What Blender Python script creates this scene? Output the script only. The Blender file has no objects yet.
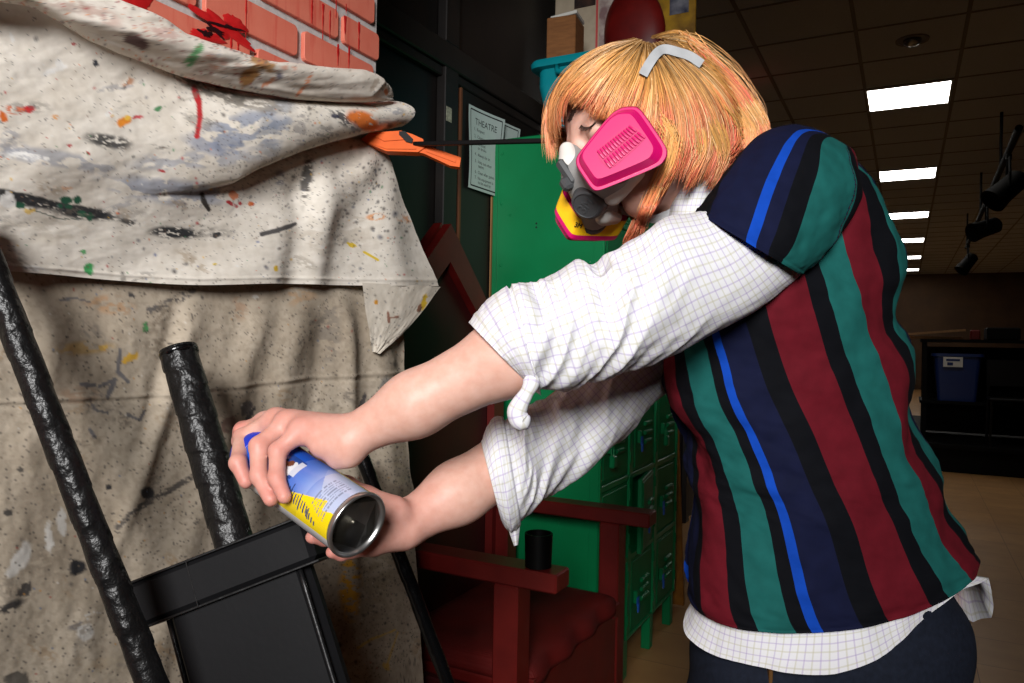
import bpy, math, random
import numpy as np
from mathutils import Vector, Matrix
rng = np.random.default_rng(7)
random.seed(7)
SC = bpy.context.scene
COL = SC.collection
# ------------------------------------------------------------------ camera
FPX, YAW, PITCH, ROLL = 745.97, 0.485212782, -0.003645, 0.018235764
CAMP = np.array([0.0, 0.0, 1.2])
_f = np.array([-math.sin(YAW)*math.cos(PITCH), math.cos(YAW)*math.cos(PITCH), math.sin(PITCH)])
_r = np.cross(_f, [0, 0, 1]); _r /= np.linalg.norm(_r); _u = np.cross(_r, _f)
CR = math.cos(ROLL)*_r + math.sin(ROLL)*_u
CU = -math.sin(ROLL)*_r + math.cos(ROLL)*_u
CF = _f
def P(x, y, d):
    """world point seen at photo pixel x,y at depth d (metres along the view axis)"""
    return CAMP + (CR*((x-512)/FPX) - CU*((y-341.5)/FPX) + CF)*d
def ray(x, y):
    return CR*((x-512)/FPX) - CU*((y-341.5)/FPX) + CF
def PX(x, y, X):
    d = ray(x, y); return CAMP + d*(X/d[0])
def PY(x, y, Y):
    d = ray(x, y); return CAMP + d*(Y/d[1])
def PZ(x, y, z):
    d = ray(x, y); return CAMP + d*((z-1.2)/d[2])
def C2W(v):            # camera-space direction (right, up, depth) -> world
    return CR*v[0] + CU*v[1] + CF*v[2]
def pix(p):
    p = np.asarray(p, float) - CAMP
    z = p@CF
    return 512 + FPX*(p@CR)/z, 341.5 - FPX*(p@CU)/z
def nrm(v):
    v = np.asarray(v, float); return v/(np.linalg.norm(v)+1e-12)
# ------------------------------------------------------------------ colour
def lin(c):
    c = np.asarray(c, float)/255.0
    return np.where(c <= 0.04045, c/12.92, ((c+0.055)/1.055)**2.4)
def L4(c):
    return tuple(float(v) for v in lin(c)) + (1.0,)
# ------------------------------------------------------------------ noise (vectorised value noise)
def _h(ix, iy, iz, s):
    n = (ix*374761393 + iy*668265263 + iz*2147483647 + s*1274126177) & 0xFFFFFFFF
    n = ((n ^ (n >> 13))*1274126177) & 0xFFFFFFFF
    n = (n ^ (n >> 16)) & 0xFFFFFFFF
    return n.astype(np.float64)/4294967295.0
def vnoise(x, y, z=0.0, s=0):
    x, y, z = np.broadcast_arrays(np.asarray(x, float), np.asarray(y, float), np.asarray(z, float))
    ix, iy, iz = np.floor(x).astype(np.int64), np.floor(y).astype(np.int64), np.floor(z).astype(np.int64)
    fx, fy, fz = x-ix, y-iy, z-iz
    fx = fx*fx*(3-2*fx); fy = fy*fy*(3-2*fy); fz = fz*fz*(3-2*fz)
    o = 0
    for a in (0, 1):
        for b in (0, 1):
            for c in (0, 1):
                w = (fx if a else 1-fx)*(fy if b else 1-fy)*(fz if c else 1-fz)
                o = o + w*_h(ix+a, iy+b, iz+c, s)
    return o*2-1
def fbm(x, y, z=0.0, s=0, o=4):
    t = 0; a = 1.0; tot = 0
    for k in range(o):
        t = t + a*vnoise(np.asarray(x)*2**k, np.asarray(y)*2**k, np.asarray(z)*2**k, s+k*17); tot += a; a *= .5
    return t/tot
def sstep(a, b, x):
    t = np.clip((np.asarray(x, float)-a)/(b-a), 0, 1); return t*t*(3-2*t)
# ------------------------------------------------------------------ materials
MATS = {}
def mat(name, col=(128, 128, 128), rough=.6, metal=0.0, col2=None, nscale=20, ncontrast=.5, bump=0.0, bscale=200, attr=None,
        sheen=0.0, coat=0.0, spec=.5, emit=None, estr=0.0, sss=0.0, stretch=None, bdist=.002, trans=0.0):
    m = bpy.data.materials.new(name); m.use_nodes = True
    nt = m.node_tree; b = nt.nodes['Principled BSDF']; lk = nt.links.new
    b.inputs['Roughness'].default_value = rough
    b.inputs['Metallic'].default_value = metal
    b.inputs['Specular IOR Level'].default_value = spec
    b.inputs['Base Color'].default_value = L4(col)
    if sheen: b.inputs['Sheen Weight'].default_value = sheen
    if coat:
        b.inputs['Coat Weight'].default_value = coat; b.inputs['Coat Roughness'].default_value = .08
    if trans: b.inputs['Transmission Weight'].default_value = trans
    if sss:
        b.inputs['Subsurface Weight'].default_value = sss
        b.inputs['Subsurface Radius'].default_value = (.010, .004, .002)
        b.inputs['Subsurface Scale'].default_value = 1.0
    if emit is not None:
        b.inputs['Emission Color'].default_value = L4(emit); b.inputs['Emission Strength'].default_value = estr
    tc = nt.nodes.new('ShaderNodeTexCoord'); vec = tc.outputs['Object']
    if stretch:
        mp = nt.nodes.new('ShaderNodeMapping'); mp.inputs['Scale'].default_value = stretch
        lk(vec, mp.inputs['Vector']); vec = mp.outputs['Vector']
    src = None
    if attr:
        a = nt.nodes.new('ShaderNodeAttribute'); a.attribute_name = attr; src = a.outputs['Color']
    if col2 is not None:
        n = nt.nodes.new('ShaderNodeTexNoise'); n.inputs['Scale'].default_value = nscale; n.inputs['Detail'].default_value = 5
        lk(vec, n.inputs['Vector'])
        rp = nt.nodes.new('ShaderNodeMapRange'); rp.inputs['From Min'].default_value = .5-ncontrast*.5; rp.inputs['From Max'].default_value = .5+ncontrast*.5
        lk(n.outputs['Fac'], rp.inputs['Value'])
        mx = nt.nodes.new('ShaderNodeMix'); mx.data_type = 'RGBA'
        mx.inputs['A'].default_value = L4(col); mx.inputs['B'].default_value = L4(col2)
        if attr:
            mx.blend_type = 'MULTIPLY'
            lk(src, mx.inputs['A'])
        lk(rp.outputs['Result'], mx.inputs['Factor']); src = mx.outputs['Result']
    if src is not None: lk(src, b.inputs['Base Color'])
    if bump:
        n2 = nt.nodes.new('ShaderNodeTexNoise'); n2.inputs['Scale'].default_value = bscale; n2.inputs['Detail'].default_value = 4
        lk(vec, n2.inputs['Vector'])
        bp = nt.nodes.new('ShaderNodeBump'); bp.inputs['Strength'].default_value = bump; bp.inputs['Distance'].default_value = bdist
        lk(n2.outputs['Fac'], bp.inputs['Height']); lk(bp.outputs['Normal'], b.inputs['Normal'])
    MATS[name] = m
    return m
# ------------------------------------------------------------------ objects
ORG = {}
def _root_origin(o):
    while o is not None:
        if o.name in ORG: return ORG[o.name]
        o = o.parent
    return np.zeros(3)
def tag(o, label=None, cat=None, group=None, kind=None):
    if label: o['label'] = label
    if cat: o['category'] = cat
    if group: o['group'] = group
    if kind: o['kind'] = kind
    return o
def thing(name, loc, label, cat, group=None):
    o = bpy.data.objects.new(name, None); COL.objects.link(o)
    o.location = tuple(float(v) for v in loc); o.empty_display_size = .05
    ORG[o.name] = np.array(loc, float)
    return tag(o, label, cat, group)
def mesh_obj(name, V, F, m, parent=None, smooth=False, colors=None, loc=None, uv=None, mats=None, midx=None, label=None):
    """V in world coordinates"""
    V = np.asarray(V, float)
    if parent is not None: org = _root_origin(parent)
    elif loc is not None: org = np.array(loc, float)
    else: org = np.zeros(3)
    me = bpy.data.meshes.new(name)
    me.from_pydata((V-org).tolist() if len(V) < 5 else [tuple(v) for v in (V-org).tolist()], [], [tuple(int(i) for i in f) for f in F])
    if smooth: me.polygons.foreach_set('use_smooth', np.ones(len(me.polygons), bool))
    for mm in (mats or [m]): me.materials.append(mm)
    if midx is not None: me.polygons.foreach_set('material_index', np.asarray(midx, np.int32))
    if colors is not None:
        at = me.color_attributes.new('Col', 'FLOAT_COLOR', 'POINT')
        cc = np.ones((len(V), 4), np.float32); cc[:, :3] = np.asarray(colors)[:, :3]
        at.data.foreach_set('color', cc.ravel())
    me.update()
    o = bpy.data.objects.new(name, me); COL.objects.link(o)
    if parent is not None:
        o.parent = parent
    elif loc is not None:
        o.location = tuple(float(v) for v in loc); ORG[o.name] = org
    if label: o['label'] = label
    return o
class MB:
    def __init__(s): s.v = []; s.f = []; s.mi = []; s.cur = 0
    def add(s, V, F):
        n = len(s.v); s.v += [tuple(map(float, p)) for p in V]; s.f += [tuple(i+n for i in f) for f in F]; s.mi += [s.cur]*len(F); return s
    def box(s, lo, hi, bev=0.0, M=None):
        lo = np.minimum(lo, hi).astype(float) if True else lo; hi2 = np.maximum(np.asarray(lo), np.asarray(hi)).astype(float)
        return s.rbox((lo+hi2)/2, (hi2-lo)/2, np.eye(3), bev)
    def rbox(s, c, h, A, bev=0.0):
        """bevelled box: centre c, half sizes h, axes rows of A"""
        c = np.asarray(c, float); h = np.asarray(h, float); A = np.asarray(A, float)
        b = min(bev, h.min()*.49)
        if b <= 0:
            S = [(x, y, z) for x in (-1, 1) for y in (-1, 1) for z in (-1, 1)]
            V = [c + (np.array(q)*h)@A for q in S]
            F = [(0, 1, 3, 2), (4, 6, 7, 5), (0, 4, 5, 1), (2, 3, 7, 6), (0, 2, 6, 4), (1, 5, 7, 3)]
            return s.add(V, F)
        V = []; idx = {}
        for x in (-1, 1):
            for y in (-1, 1):
                for z in (-1, 1):
                    for ax in range(3):
                        q = np.array([x, y, z], float)*(h-b); q[ax] = (x, y, z)[ax]*h[ax]
                        idx[(x, y, z, ax)] = len(V); V.append(c + q@A)
        F = []
        for ax in range(3):
            o1, o2 = [(1, 2), (2, 0), (0, 1)][ax]
            for sg in (-1, 1):
                l = []
                for a_, b_ in ((-1, -1), (1, -1), (1, 1), (-1, 1)):
                    k = [0, 0, 0]; k[ax] = sg; k[o1] = a_; k[o2] = b_; l.append(idx[(*k, ax)])
                F.append(l if sg > 0 else l[::-1])
        for ax in range(3):
            o1, o2 = [(1, 2), (2, 0), (0, 1)][ax]
            for a_ in (-1, 1):
                for b_ in (-1, 1):
                    k0 = [0, 0, 0]; k0[o1] = a_; k0[o2] = b_; k1 = list(k0); k0[ax] = -1; k1[ax] = 1
                    q = [idx[(*k0, o1)], idx[(*k1, o1)], idx[(*k1, o2)], idx[(*k0, o2)]]
                    F.append(q if a_*b_ < 0 else q[::-1])
        for x in (-1, 1):
            for y in (-1, 1):
                for z in (-1, 1):
                    q = [idx[(x, y, z, 0)], idx[(x, y, z, 1)], idx[(x, y, z, 2)]]
                    F.append(q if x*y*z > 0 else q[::-1])
        return s.add(V, F)
    def bar(s, a, b, w, h, up=(0, 0, 1), bev=0.0):
        a = np.asarray(a, float); b = np.asarray(b, float); t = nrm(b-a); x = np.cross(t, up)
        if np.linalg.norm(x) < 1e-6: x = np.cross(t, (1, 0, 0))
        x = nrm(x); y = np.cross(x, t)
        return s.rbox((a+b)/2, (np.linalg.norm(b-a)/2, w/2, h/2), np.array([t, x, y]), bev)
    def tube(s, pts, rad, n=12, cap=True, closed=False):
        pts = np.asarray(pts, float); m = len(pts)
        rad = np.broadcast_to(np.asarray(rad, float), (m,))
        T = np.gradient(pts, axis=0); T /= np.linalg.norm(T, axis=1)[:, None]+1e-12
        ref = np.array([0, 0, 1.0]) if abs(T[0][2]) < .9 else np.array([1.0, 0, 0])
        x = nrm(np.cross(T[0], ref)); V = []
        for i in range(m):
            x = nrm(x - (x@T[i])*T[i]); y = np.cross(T[i], x)
            for k in range(n):
                a = 2*math.pi*k/n; V.append(pts[i] + rad[i]*(math.cos(a)*x + math.sin(a)*y))
        F = []
        for i in range(m-1):
            for k in range(n):
                F.append((i*n+k, i*n+(k+1) % n, (i+1)*n+(k+1) % n, (i+1)*n+k))
        if cap: F.append(tuple(range(n))[::-1]); F.append(tuple((m-1)*n+k for k in range(n)))
        return s.add(V, F)
    def lathe(s, a, axis, prof, n=32, x=None):
        """prof: list of (dist along axis, radius)"""
        a = np.asarray(a, float); t = nrm(axis)
        if x is None:
            x = np.cross(t, (0, 0, 1.0))
            if np.linalg.norm(x) < 1e-3: x = np.cross(t, (1.0, 0, 0))
        x = nrm(x); y = np.cross(t, x); V = []; F = []
        for (z, r_) in prof:
            for k in range(n):
                q = 2*math.pi*k/n; V.append(a + t*z + max(r_, 1e-5)*(math.cos(q)*x + math.sin(q)*y))
        for i in range(len(prof)-1):
            for k in range(n):
                F.append((i*n+k, i*n+(k+1) % n, (i+1)*n+(k+1) % n, (i+1)*n+k))
        if prof[0][1] > 1e-4: F.append(tuple(range(n))[::-1])
        if prof[-1][1] > 1e-4: F.append(tuple((len(prof)-1)*n+k for k in range(n)))
        return s.add(V, F)
    def prism(s, poly, off):
        """extrude 3-D polygon by vector off"""
        poly = [np.asarray(p, float) for p in poly]; n = len(poly); off = np.asarray(off, float)
        V = poly + [p+off for p in poly]
        F = [tuple(range(n))[::-1], tuple(range(n, 2*n))] + [(i, (i+1) % n, n+(i+1) % n, n+i) for i in range(n)]
        return s.add(V, F)
    def build(s, name, m, parent=None, smooth=False, loc=None, label=None, **k):
        mats = k.pop('mats', None)
        o = mesh_obj(name, s.v, s.f, m, parent, smooth, loc=loc, label=label, mats=mats, midx=s.mi if mats else None, **k)
        return o
def auto_smooth(o, ang=35):
    me = o.data
    me.polygons.foreach_set('use_smooth', np.ones(len(me.polygons), bool))
    try: me.set_sharp_from_angle(angle=math.radians(ang))
    except Exception: pass
    return o
def fix_normals(o):
    import bmesh
    bm = bmesh.new(); bm.from_mesh(o.data); bmesh.ops.recalc_face_normals(bm, faces=bm.faces); bm.to_mesh(o.data); bm.free()
    return o
def struct(o, label=None):
    o['kind'] = 'structure'
    if label: o['label'] = label
    return o
def copy_tree(o, parent=None):
    c = o.copy(); COL.objects.link(c)
    if parent is not None: c.parent = parent
    for ch in o.children: copy_tree(ch, c)
    return c
def text_verts(txt, size, ext=.0003):
    cu = bpy.data.curves.new('t', 'FONT'); cu.body = txt; cu.size = size; cu.extrude = ext; cu.align_x = 'CENTER'; cu.align_y = 'CENTER'
    cu.resolution_u = 3
    ob = bpy.data.objects.new('t', cu); COL.objects.link(ob)
    dg = bpy.context.evaluated_depsgraph_get(); dg.update()
    me = bpy.data.meshes.new_from_object(ob.evaluated_get(dg))
    V = np.array([v.co[:] for v in me.vertices]).reshape(-1, 3); F = [tuple(p.vertices) for p in me.polygons]
    bpy.data.objects.remove(ob); bpy.data.curves.remove(cu); bpy.data.meshes.remove(me)
    return V, F
def put_text(mb, txt, size, c, xdir, ydir, ext=.0003):
    V, F = text_verts(txt, size, ext); x = nrm(xdir); y = nrm(ydir); z = np.cross(x, y)
    mb.add([np.asarray(c) + v[0]*x + v[1]*y + v[2]*z for v in V], F)
def grid_faces(nu, nv, wrap=False):
    F = []
    for j in range(nv-1):
        for i in range(nu if wrap else nu-1):
            F.append((j*nu+i, j*nu+(i+1) % nu, (j+1)*nu+(i+1) % nu, (j+1)*nu+i))
    return F
def interp_path(pts, n):
    """Catmull-Rom resample of an (k,d) path into n points"""
    p = np.asarray(pts, float); k = len(p)
    t = np.linspace(0, k-1, n); i = np.clip(np.floor(t).astype(int), 0, k-2); f = (t-i)[:, None]
    p0 = p[np.clip(i-1, 0, k-1)]; p1 = p[i]; p2 = p[i+1]; p3 = p[np.clip(i+2, 0, k-1)]
    return .5*((2*p1) + (-p0+p2)*f + (2*p0-5*p1+4*p2-p3)*f*f + (-p0+3*p1-3*p2+p3)*f**3)
# ================================================================== camera, lights, room
cam_d = bpy.data.cameras.new('camera'); cam = bpy.data.objects.new('camera', cam_d); COL.objects.link(cam)
cam_d.sensor_width = 36; cam_d.lens = FPX*36/1024; cam_d.clip_start = .02; cam_d.clip_end = 100
Mx = Matrix((tuple(CR)+(0,), tuple(CU)+(0,), tuple(-CF)+(0,), (0, 0, 0, 1))).transposed()
Mx.translation = Vector(CAMP); cam.matrix_world = Mx; SC.camera = cam
SC.view_settings.view_transform = 'Standard'; SC.view_settings.look = 'None'; SC.view_settings.gamma = 1.0
SC.view_settings.use_curve_mapping = False; SC.view_settings.exposure = 0.0
w = bpy.data.worlds.new('World'); SC.world = w; w.use_nodes = True
w.node_tree.nodes['Background'].inputs['Color'].default_value = (1, .93, .85, 1)
w.node_tree.nodes['Background'].inputs['Strength'].default_value = .02
# the photographer's flash: one strobe behind and above the camera, aimed at the person
fl = bpy.data.lights.new('flash', 'SPOT'); flo = bpy.data.objects.new('flash', fl); COL.objects.link(flo)
fl.energy = 630; fl.shadow_soft_size = .5; fl.spot_size = math.radians(52); fl.spot_blend = 1.0; fl.color = (1, .985, .975)
fpos = CAMP - CF*1.9 + CR*-.30 + CU*.95
flo.location = tuple(fpos)
ft = P(440, 215, 1.1)
flo.rotation_euler = Vector(ft-fpos).to_track_quat('-Z', 'Y').to_euler()
tag(flo, 'strobe flash behind and above the camera', 'light')

M_black = mat('wall_black', (23, 20, 19), .55, col2=(34, 28, 25), nscale=9, ncontrast=.35, bump=.15, bscale=60)
M_blackp = mat('wall_black_panel', (17, 14, 13), .5, col2=(27, 22, 19), nscale=5, ncontrast=.4, bump=.1, bscale=40)
M_tile = mat('floor_tile', (196, 148, 92), .45, col2=(172, 126, 76), nscale=6, ncontrast=.6, bump=.04, bscale=90)
M_ceil = mat('ceiling_tile', (188, 192, 196), .9, col2=(172, 176, 180), nscale=160, ncontrast=.5, bump=.2, bscale=400)
M_grid = mat('ceiling_bar', (110, 106, 100), .6)
M_dark = mat('dark_wall', (90, 64, 40), .8, col2=(74, 52, 33), nscale=3)
# floor with vinyl tiles: seams by brick texture
nt = M_tile.node_tree; b = nt.nodes['Principled BSDF']
br = nt.nodes.new('ShaderNodeTexBrick'); br.offset = 0; br.inputs['Scale'].default_value = 1
br.inputs['Brick Width'].default_value = .305; br.inputs['Row Height'].default_value = .305; br.inputs['Mortar Size'].default_value = .0016
br.inputs['Color1'].default_value = (1, 1, 1, 1); br.inputs['Color2'].default_value = (.86, .86, .86, 1); br.inputs['Mortar'].default_value = (.38, .36, .33, 1)
tc = nt.nodes.new('ShaderNodeTexCoord'); mp = nt.nodes.new('ShaderNodeMapping'); mp.inputs['Location'].default_value = (.047, .02, 0)
nt.links.new(tc.outputs['Object'], mp.inputs['Vector']); nt.links.new(mp.outputs['Vector'], br.inputs['Vector'])
mx = nt.nodes.new('ShaderNodeMix'); mx.data_type = 'RGBA'; mx.blend_type = 'MULTIPLY'; mx.inputs['Factor'].default_value = 1
old = b.inputs['Base Color'].links[0].from_socket
nt.links.new(old, mx.inputs['A']); nt.links.new(br.outputs['Color'], mx.inputs['B']); nt.links.new(mx.outputs['Result'], b.inputs['Base Color'])

ROOM = dict(x0=-1.27, x1=3.2, y0=-2.6, y1=23.5, z1=3.19)
def slab(name, lo, hi, m):
    return struct(MB().box(lo, hi).build(name, m))
slab('floor', (-1.45, -2.7, -.1), (3.3, 23.6, 0), M_tile)
slab('ceiling', (-1.45, -2.7, 3.19), (3.3, 23.6, 3.29), M_ceil)
slab('wall_right', (3.2, -2.7, 0), (3.3, 23.6, 3.19), M_dark)
slab('wall_far', (-1.45, 23.5, 0), (3.3, 23.6, 3.19), M_dark)
slab('wall_behind', (-1.45, -2.7, 0), (3.3, -2.6, 3.19), M_dark)
wl = slab('wall_left', (-1.45, -2.7, 0), (-1.295, 23.6, 3.19), M_blackp)
# rails and stiles of the black panelled wall
tr = MB(); tr.box((-1.295, -.5, 2.035), (-1.26, 9, 2.112), .004); struct(tr.build('trim_1', M_black), 'black horizontal rail of the panelled wall')
tr = MB(); tr.box((-1.295, -.5, 2.005), (-1.272, 9, 2.035), .004); struct(tr.build('trim_2', M_black), 'thin black ledge under the rail')
for k, y in enumerate((.55, 1.925, 3.4, 4.9, 6.4)):
    tr = MB(); tr.box((-1.295, y, 0), (-1.262, y+.078, 2.035), .003); tr.box((-1.295, y, 2.112), (-1.262, y+.078, 3.19), .003)
    struct(tr.build('trim_%d' % (k+3), M_black), 'black upright stile of the panelled wall')
# door leaf edge, showing bare brown wood, hung just behind the notices
M_brown = mat('bare_wood', (120, 72, 40), .6, col2=(70, 42, 26), nscale=60, stretch=(1, 1, .1))
tr = MB(); tr.box((-1.295, 2.028, .02), (-1.268, 2.036, 2.0)); struct(tr.build('trim_8', M_brown), 'thin bare wood edge of the black door')
tr = MB(); tr.box((-1.295, 2.036, .02), (-1.270, 2.95, 2.0), .002); struct(tr.build('door_1', M_blackp), 'black door leaf behind the lockers')
M_tape = mat('masking_tape', (205, 205, 180), .7, col2=(120, 120, 105), nscale=120)
tag(MB().box((-1.2618, 1.932, 1.868), (-1.2606, 1.962, 1.912)).build('tape_scrap', M_tape, loc=(-1.262, 1.947, 1.868)), 'small pale scrap of tape stuck to the black upright', 'tape')
# ceiling grid
g = MB()
for k in range(-4, 10):
    x = -.313 + .612*k
    if -1.4 < x < 3.2: g.box((x-.012, -2.6, 3.184), (x+.012, 23.5, 3.192))
for k in range(-14, 30):
    y = 5.79 + .61*k
    if -2.5 < y < 23.4: g.box((-1.3, y-.009, 3.1855), (3.2, y+.009, 3.192))
struct(g.build('trim_9', M_grid), 'dark metal grid of the suspended ceiling')
# square troffer lights, one every five tiles
M_frame = mat('light_frame', (200, 200, 196), .5)
M_diff = mat('light_diffuser', (255, 255, 250), .4, emit=(255, 251, 244), estr=12.0)
LY = [6.4+.61*5*k for k in range(6)]

names = ['nearest bright square ceiling light, largest in the row', 'second bright ceiling light from the camera', 'third bright ceiling light along the hall',
         'fourth bright ceiling light along the hall', 'fifth ceiling light, last but one of the row', 'farthest and smallest ceiling light of the row']
for k, y in enumerate(LY):
    if k == 0:
        t0 = thing('ceiling_light', (-.007, y+.305, 3.186), names[0], 'ceiling light', 'square ceiling lights along the hall')
        fb = MB(); x0, x1, a, c = -.310, .280, y+.012, y+.598
        for lo, hi in (((x0, a, 3.178), (x1, a+.012, 3.190)), ((x0, c-.012, 3.178), (x1, c, 3.190)), ((x0, a, 3.178), (x0+.012, c, 3.190)), ((x1-.012, a, 3.178), (x1, c, 3.190))): fb.box(lo, hi)
        fb.build('frame', M_frame, t0)
        MB().box((x0+.012, a+.012, 3.180), (x1-.012, c-.012, 3.188)).build('diffuser', M_diff, t0)
    else:
        t = copy_tree(t0); t.location.y = y+.305; t['label'] = names[k]
# recessed downlight
dl = thing('downlight', (.005, 5.49, 3.19), 'round recessed downlight, unlit, in the ceiling nearer than the square lights', 'ceiling light')
M_chrome = mat('dull_chrome', (150, 148, 140), .25, .9)
o = MB().lathe((.005, 5.49, 3.19), (0, 0, -1), [(-.002, .075), (.0, .10), (.008, .098), (.008, .08), (.001, .074)], 28).build('trim_ring', M_grid, dl); auto_smooth(o)
o = MB().lathe((.005, 5.49, 3.187), (0, 0, -1), [(.0, .055), (.02, .05), (.032, .035), (.037, .012), (.0375, 0)], 24).build('bulb', M_chrome, dl, smooth=True)
# exit sign hanging beyond the person
M_red = mat('exit_red', (255, 40, 20), .5, emit=(255, 30, 10), estr=.6)
M_white = mat('white_plastic', (225, 223, 215), .5)
ex = thing('exit_sign', (-1.135, 5.75, 3.19), 'lit exit sign with red letters hung from the ceiling behind the blond head', 'sign')
MB().box((-1.165, 5.60, 2.94), (-1.115, 5.93, 3.12), .004).build('housing', M_white, ex)
MB().box((-1.155, 5.73, 3.12), (-1.125, 5.79, 3.19)).build('mount', M_white, ex)
tb = MB(); put_text(tb, 'EXIT', .16, (-1.1145, 5.765, 3.03), (0, 1, 0), (0, 0, 1), .001); tb.build('letters', M_red, ex)
# ================================================================== notices on the black door
M_paper = mat('notice_paper', (196, 212, 206), .8, col2=(186, 203, 198), nscale=30)
M_ink = mat('black_ink', (40, 42, 44), .8)
def sheet(name, y0, y1, z0, z1, x, label, curl, lines, title=None, tilt=0.0, stamp=False):
    t = thing(name, (x, (y0+y1)/2, z0), label, 'paper', 'notices pinned to the black door')
    nu, nv = 14, 16; V = []
    def pt(u, v, lift=0.0):
        y = y0+(y1-y0)*u; z = z0+(z1-z0)*v + tilt*(u-.5)
        return np.array([x + .002 + curl*(u**2)*(.35+.65*v) + .003*math.sin(5*v+2*u) + lift, y, z])
    for thick in (0, .0004):
        for j in range(nv):
            for i in range(nu): V.append(pt(i/(nu-1), j/(nv-1), thick))
    f = grid_faces(nu, nv); n = nu*nv
    mesh_obj('sheet', V, [q[::-1] for q in f] + [tuple(i+n for i in q) for q in f], M_paper, t, smooth=True)
    mb = MB()
    def mapv(vv, c, s):      # text verts -> bent onto the sheet
        return [pt(c[0]+(a[0]*s)/(y1-y0), c[1]+(a[1]*s)/(z1-z0), .0008) for a in vv]
    for (txt, cu, cv, size) in lines:
        vv, ff = text_verts(txt, 1.0, 0.0)
        # left aligned
        off = vv[:, 0].min()
        vv = vv - [off, 0, 0]
        mb.add(mapv(vv, (cu, cv), size), ff)
    # printed border
    for (a, b_) in (((.06, .04), (.94, .04)), ((.94, .04), (.94, .96)), ((.94, .96), (.06, .96)), ((.06, .96), (.06, .04))):
        k = 16; A = []; 
        d = nrm(np.array([b_[0]-a[0], b_[1]-a[1]])); nn = np.array([-d[1], d[0]])*.008
        for q in range(k):
            s = q/(k-1); c = np.array(a)*(1-s)+np.array(b_)*s
            A.append(pt(*(c-nn), .0008)); A.append(pt(*(c+nn), .0008))
        mb.add(A, [(2*q, 2*q+1, 2*q+3, 2*q+2) for q in range(k-1)])
    if stamp:
        vv = []; ff = []
        for ring in (.018, .028, .036):
            n0 = len(vv)
            for q in range(28):
                a = 2*math.pi*q/28; vv += [(math.cos(a)*ring, math.sin(a)*ring, 0), (math.cos(a)*(ring+.004), math.sin(a)*(ring+.004), 0)]
            ff += [(n0+2*q, n0+2*q+1, n0+(2*q+3) % 56, n0+(2*q+2) % 56) for q in range(28)]
        mb.add(mapv(np.array(vv), (.36, .80), 1), ff)
    mb.build('printing', M_ink, t)
    return t
LN = [('THEATRE', .2, .83, .030), ('1.  Respect', .17, .735, .0145), ('2.  Cleanup', .17, .65, .0145), ('3.  No food', .17, .565, .0145), ('or drinks', .27, .515, .0145),
      ('4.  Always be on', .17, .43, .0145), ('5.  Help out other', .17, .345, .0145), ('teams', .27, .295, .0145), ('6.  Clean after games', .17, .215, .0145), ('7.  No equipment is', .17, .145, .0145), ('to be used by', .27, .095, .0145)]
sheet('notice', 2.200, 2.41, 1.73, 1.962, -1.268, 'white notice with a round stamp, half hidden behind the numbered one', .012, [('RULES', .3, .62, .02)], stamp=True)
sheet('notice', 2.066, 2.27, 1.688, 1.958, -1.262, 'white numbered notice headed THEATRE on the black door', .018, LN)

# ================================================================== green locker bank
GRN = (0, 128, 74)
M_grn = mat('locker_green', GRN, .38, col2=(0, 116, 64), nscale=7, bump=.05, bscale=30)
M_grnd = mat('locker_green_door', (0, 122, 70), .5, spec=.25, col2=(4, 104, 56), nscale=5, bump=.08, bscale=22)
M_slot = mat('slot_dark', (6, 14, 10), .7)
M_blue = mat('blue_tape', (20, 96, 200), .6)
M_wood = mat('light_wood', (176, 132, 84), .6, col2=(150, 108, 66), nscale=40, stretch=(1, 1, .15))
X0, X1, Y0, W, Z0, Z1 = -1.262, -.85, 2.23, .305, .14, 1.88
lk = thing('locker_bank', (-1.05, 2.7, 0), 'green metal bank of box lockers on short legs against the black wall', 'lockers')
b = MB(); Ye = Y0+3*W
RH = (Z1-Z0)/6
b.box((X0, Y0, Z0), (X1-.028, Ye, Z1), .004)
# front face frame: uprights and shelves
for k in range(4): b.box((X1-.03, max(Y0, Y0+k*W-.019), Z0), (X1, min(Ye, Y0+k*W+.019), Z1), .002)
for k in range(7): b.box((X1-.03, Y0, max(Z0, Z0+k*RH-.010)), (X1-.002, Ye, min(Z1, Z0+k*RH+.010)), .002)
# lapped seam and rivets of the near side panel
b.box((X0+.012, Y0-.003, Z0+.01), (X0+.022, Y0, Z1-.01)); b.box((X1-.035, Y0-.0035, Z0+.01), (X1-.004, Y0, Z1-.01), .001)
for z in (.3, .62, .95, 1.2, 1.45, 1.66, 1.83):
    for xx in (X0+.035, X1-.05): b.lathe((xx, Y0, z), (0, -1, 0), [(0, .006), (.002, .005), (.003, 0)], 10)
for xx, zz in ((X0+.07, 1.62), (X0+.19, 1.845), (X0+.30, .62), (X0+.27, .60)): b.lathe((xx, Y0, zz), (0, -1, 0), [(0, .006), (.002, .005), (.003, 0)], 10)
o = b.build('cabinet', M_grn, lk)
for xx, zz in ((-1.092, 1.585), (-1.092, 1.572), (-1.20, 1.30)): MB().lathe((xx, Y0-.0004, zz), (0, -1, 0), [(0, .0035), (.0003, 0)], 10).build('bolt_hole', M_slot, lk)
b = MB(); b.box((X0-.004, Y0-.004, Z0), (X0, Y0+.012, Z1)); b.build('edge_strip', M_wood, lk)
for k in range(4):
    for xx in (X1-.045, X0+.01):
        y = min(max(Y0+k*W, Y0+.02), Ye-.02)
        mb = MB(); mb.box((xx, y-.02, 0), (xx+.036, y+.02, Z0+.002), .003)
        mb.lathe((xx+.036, y, .02), (1, 0, 0), [(0, .005), (.0012, .004), (.0014, 0)], 8); mb.build('leg', M_grn, lk)
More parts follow.
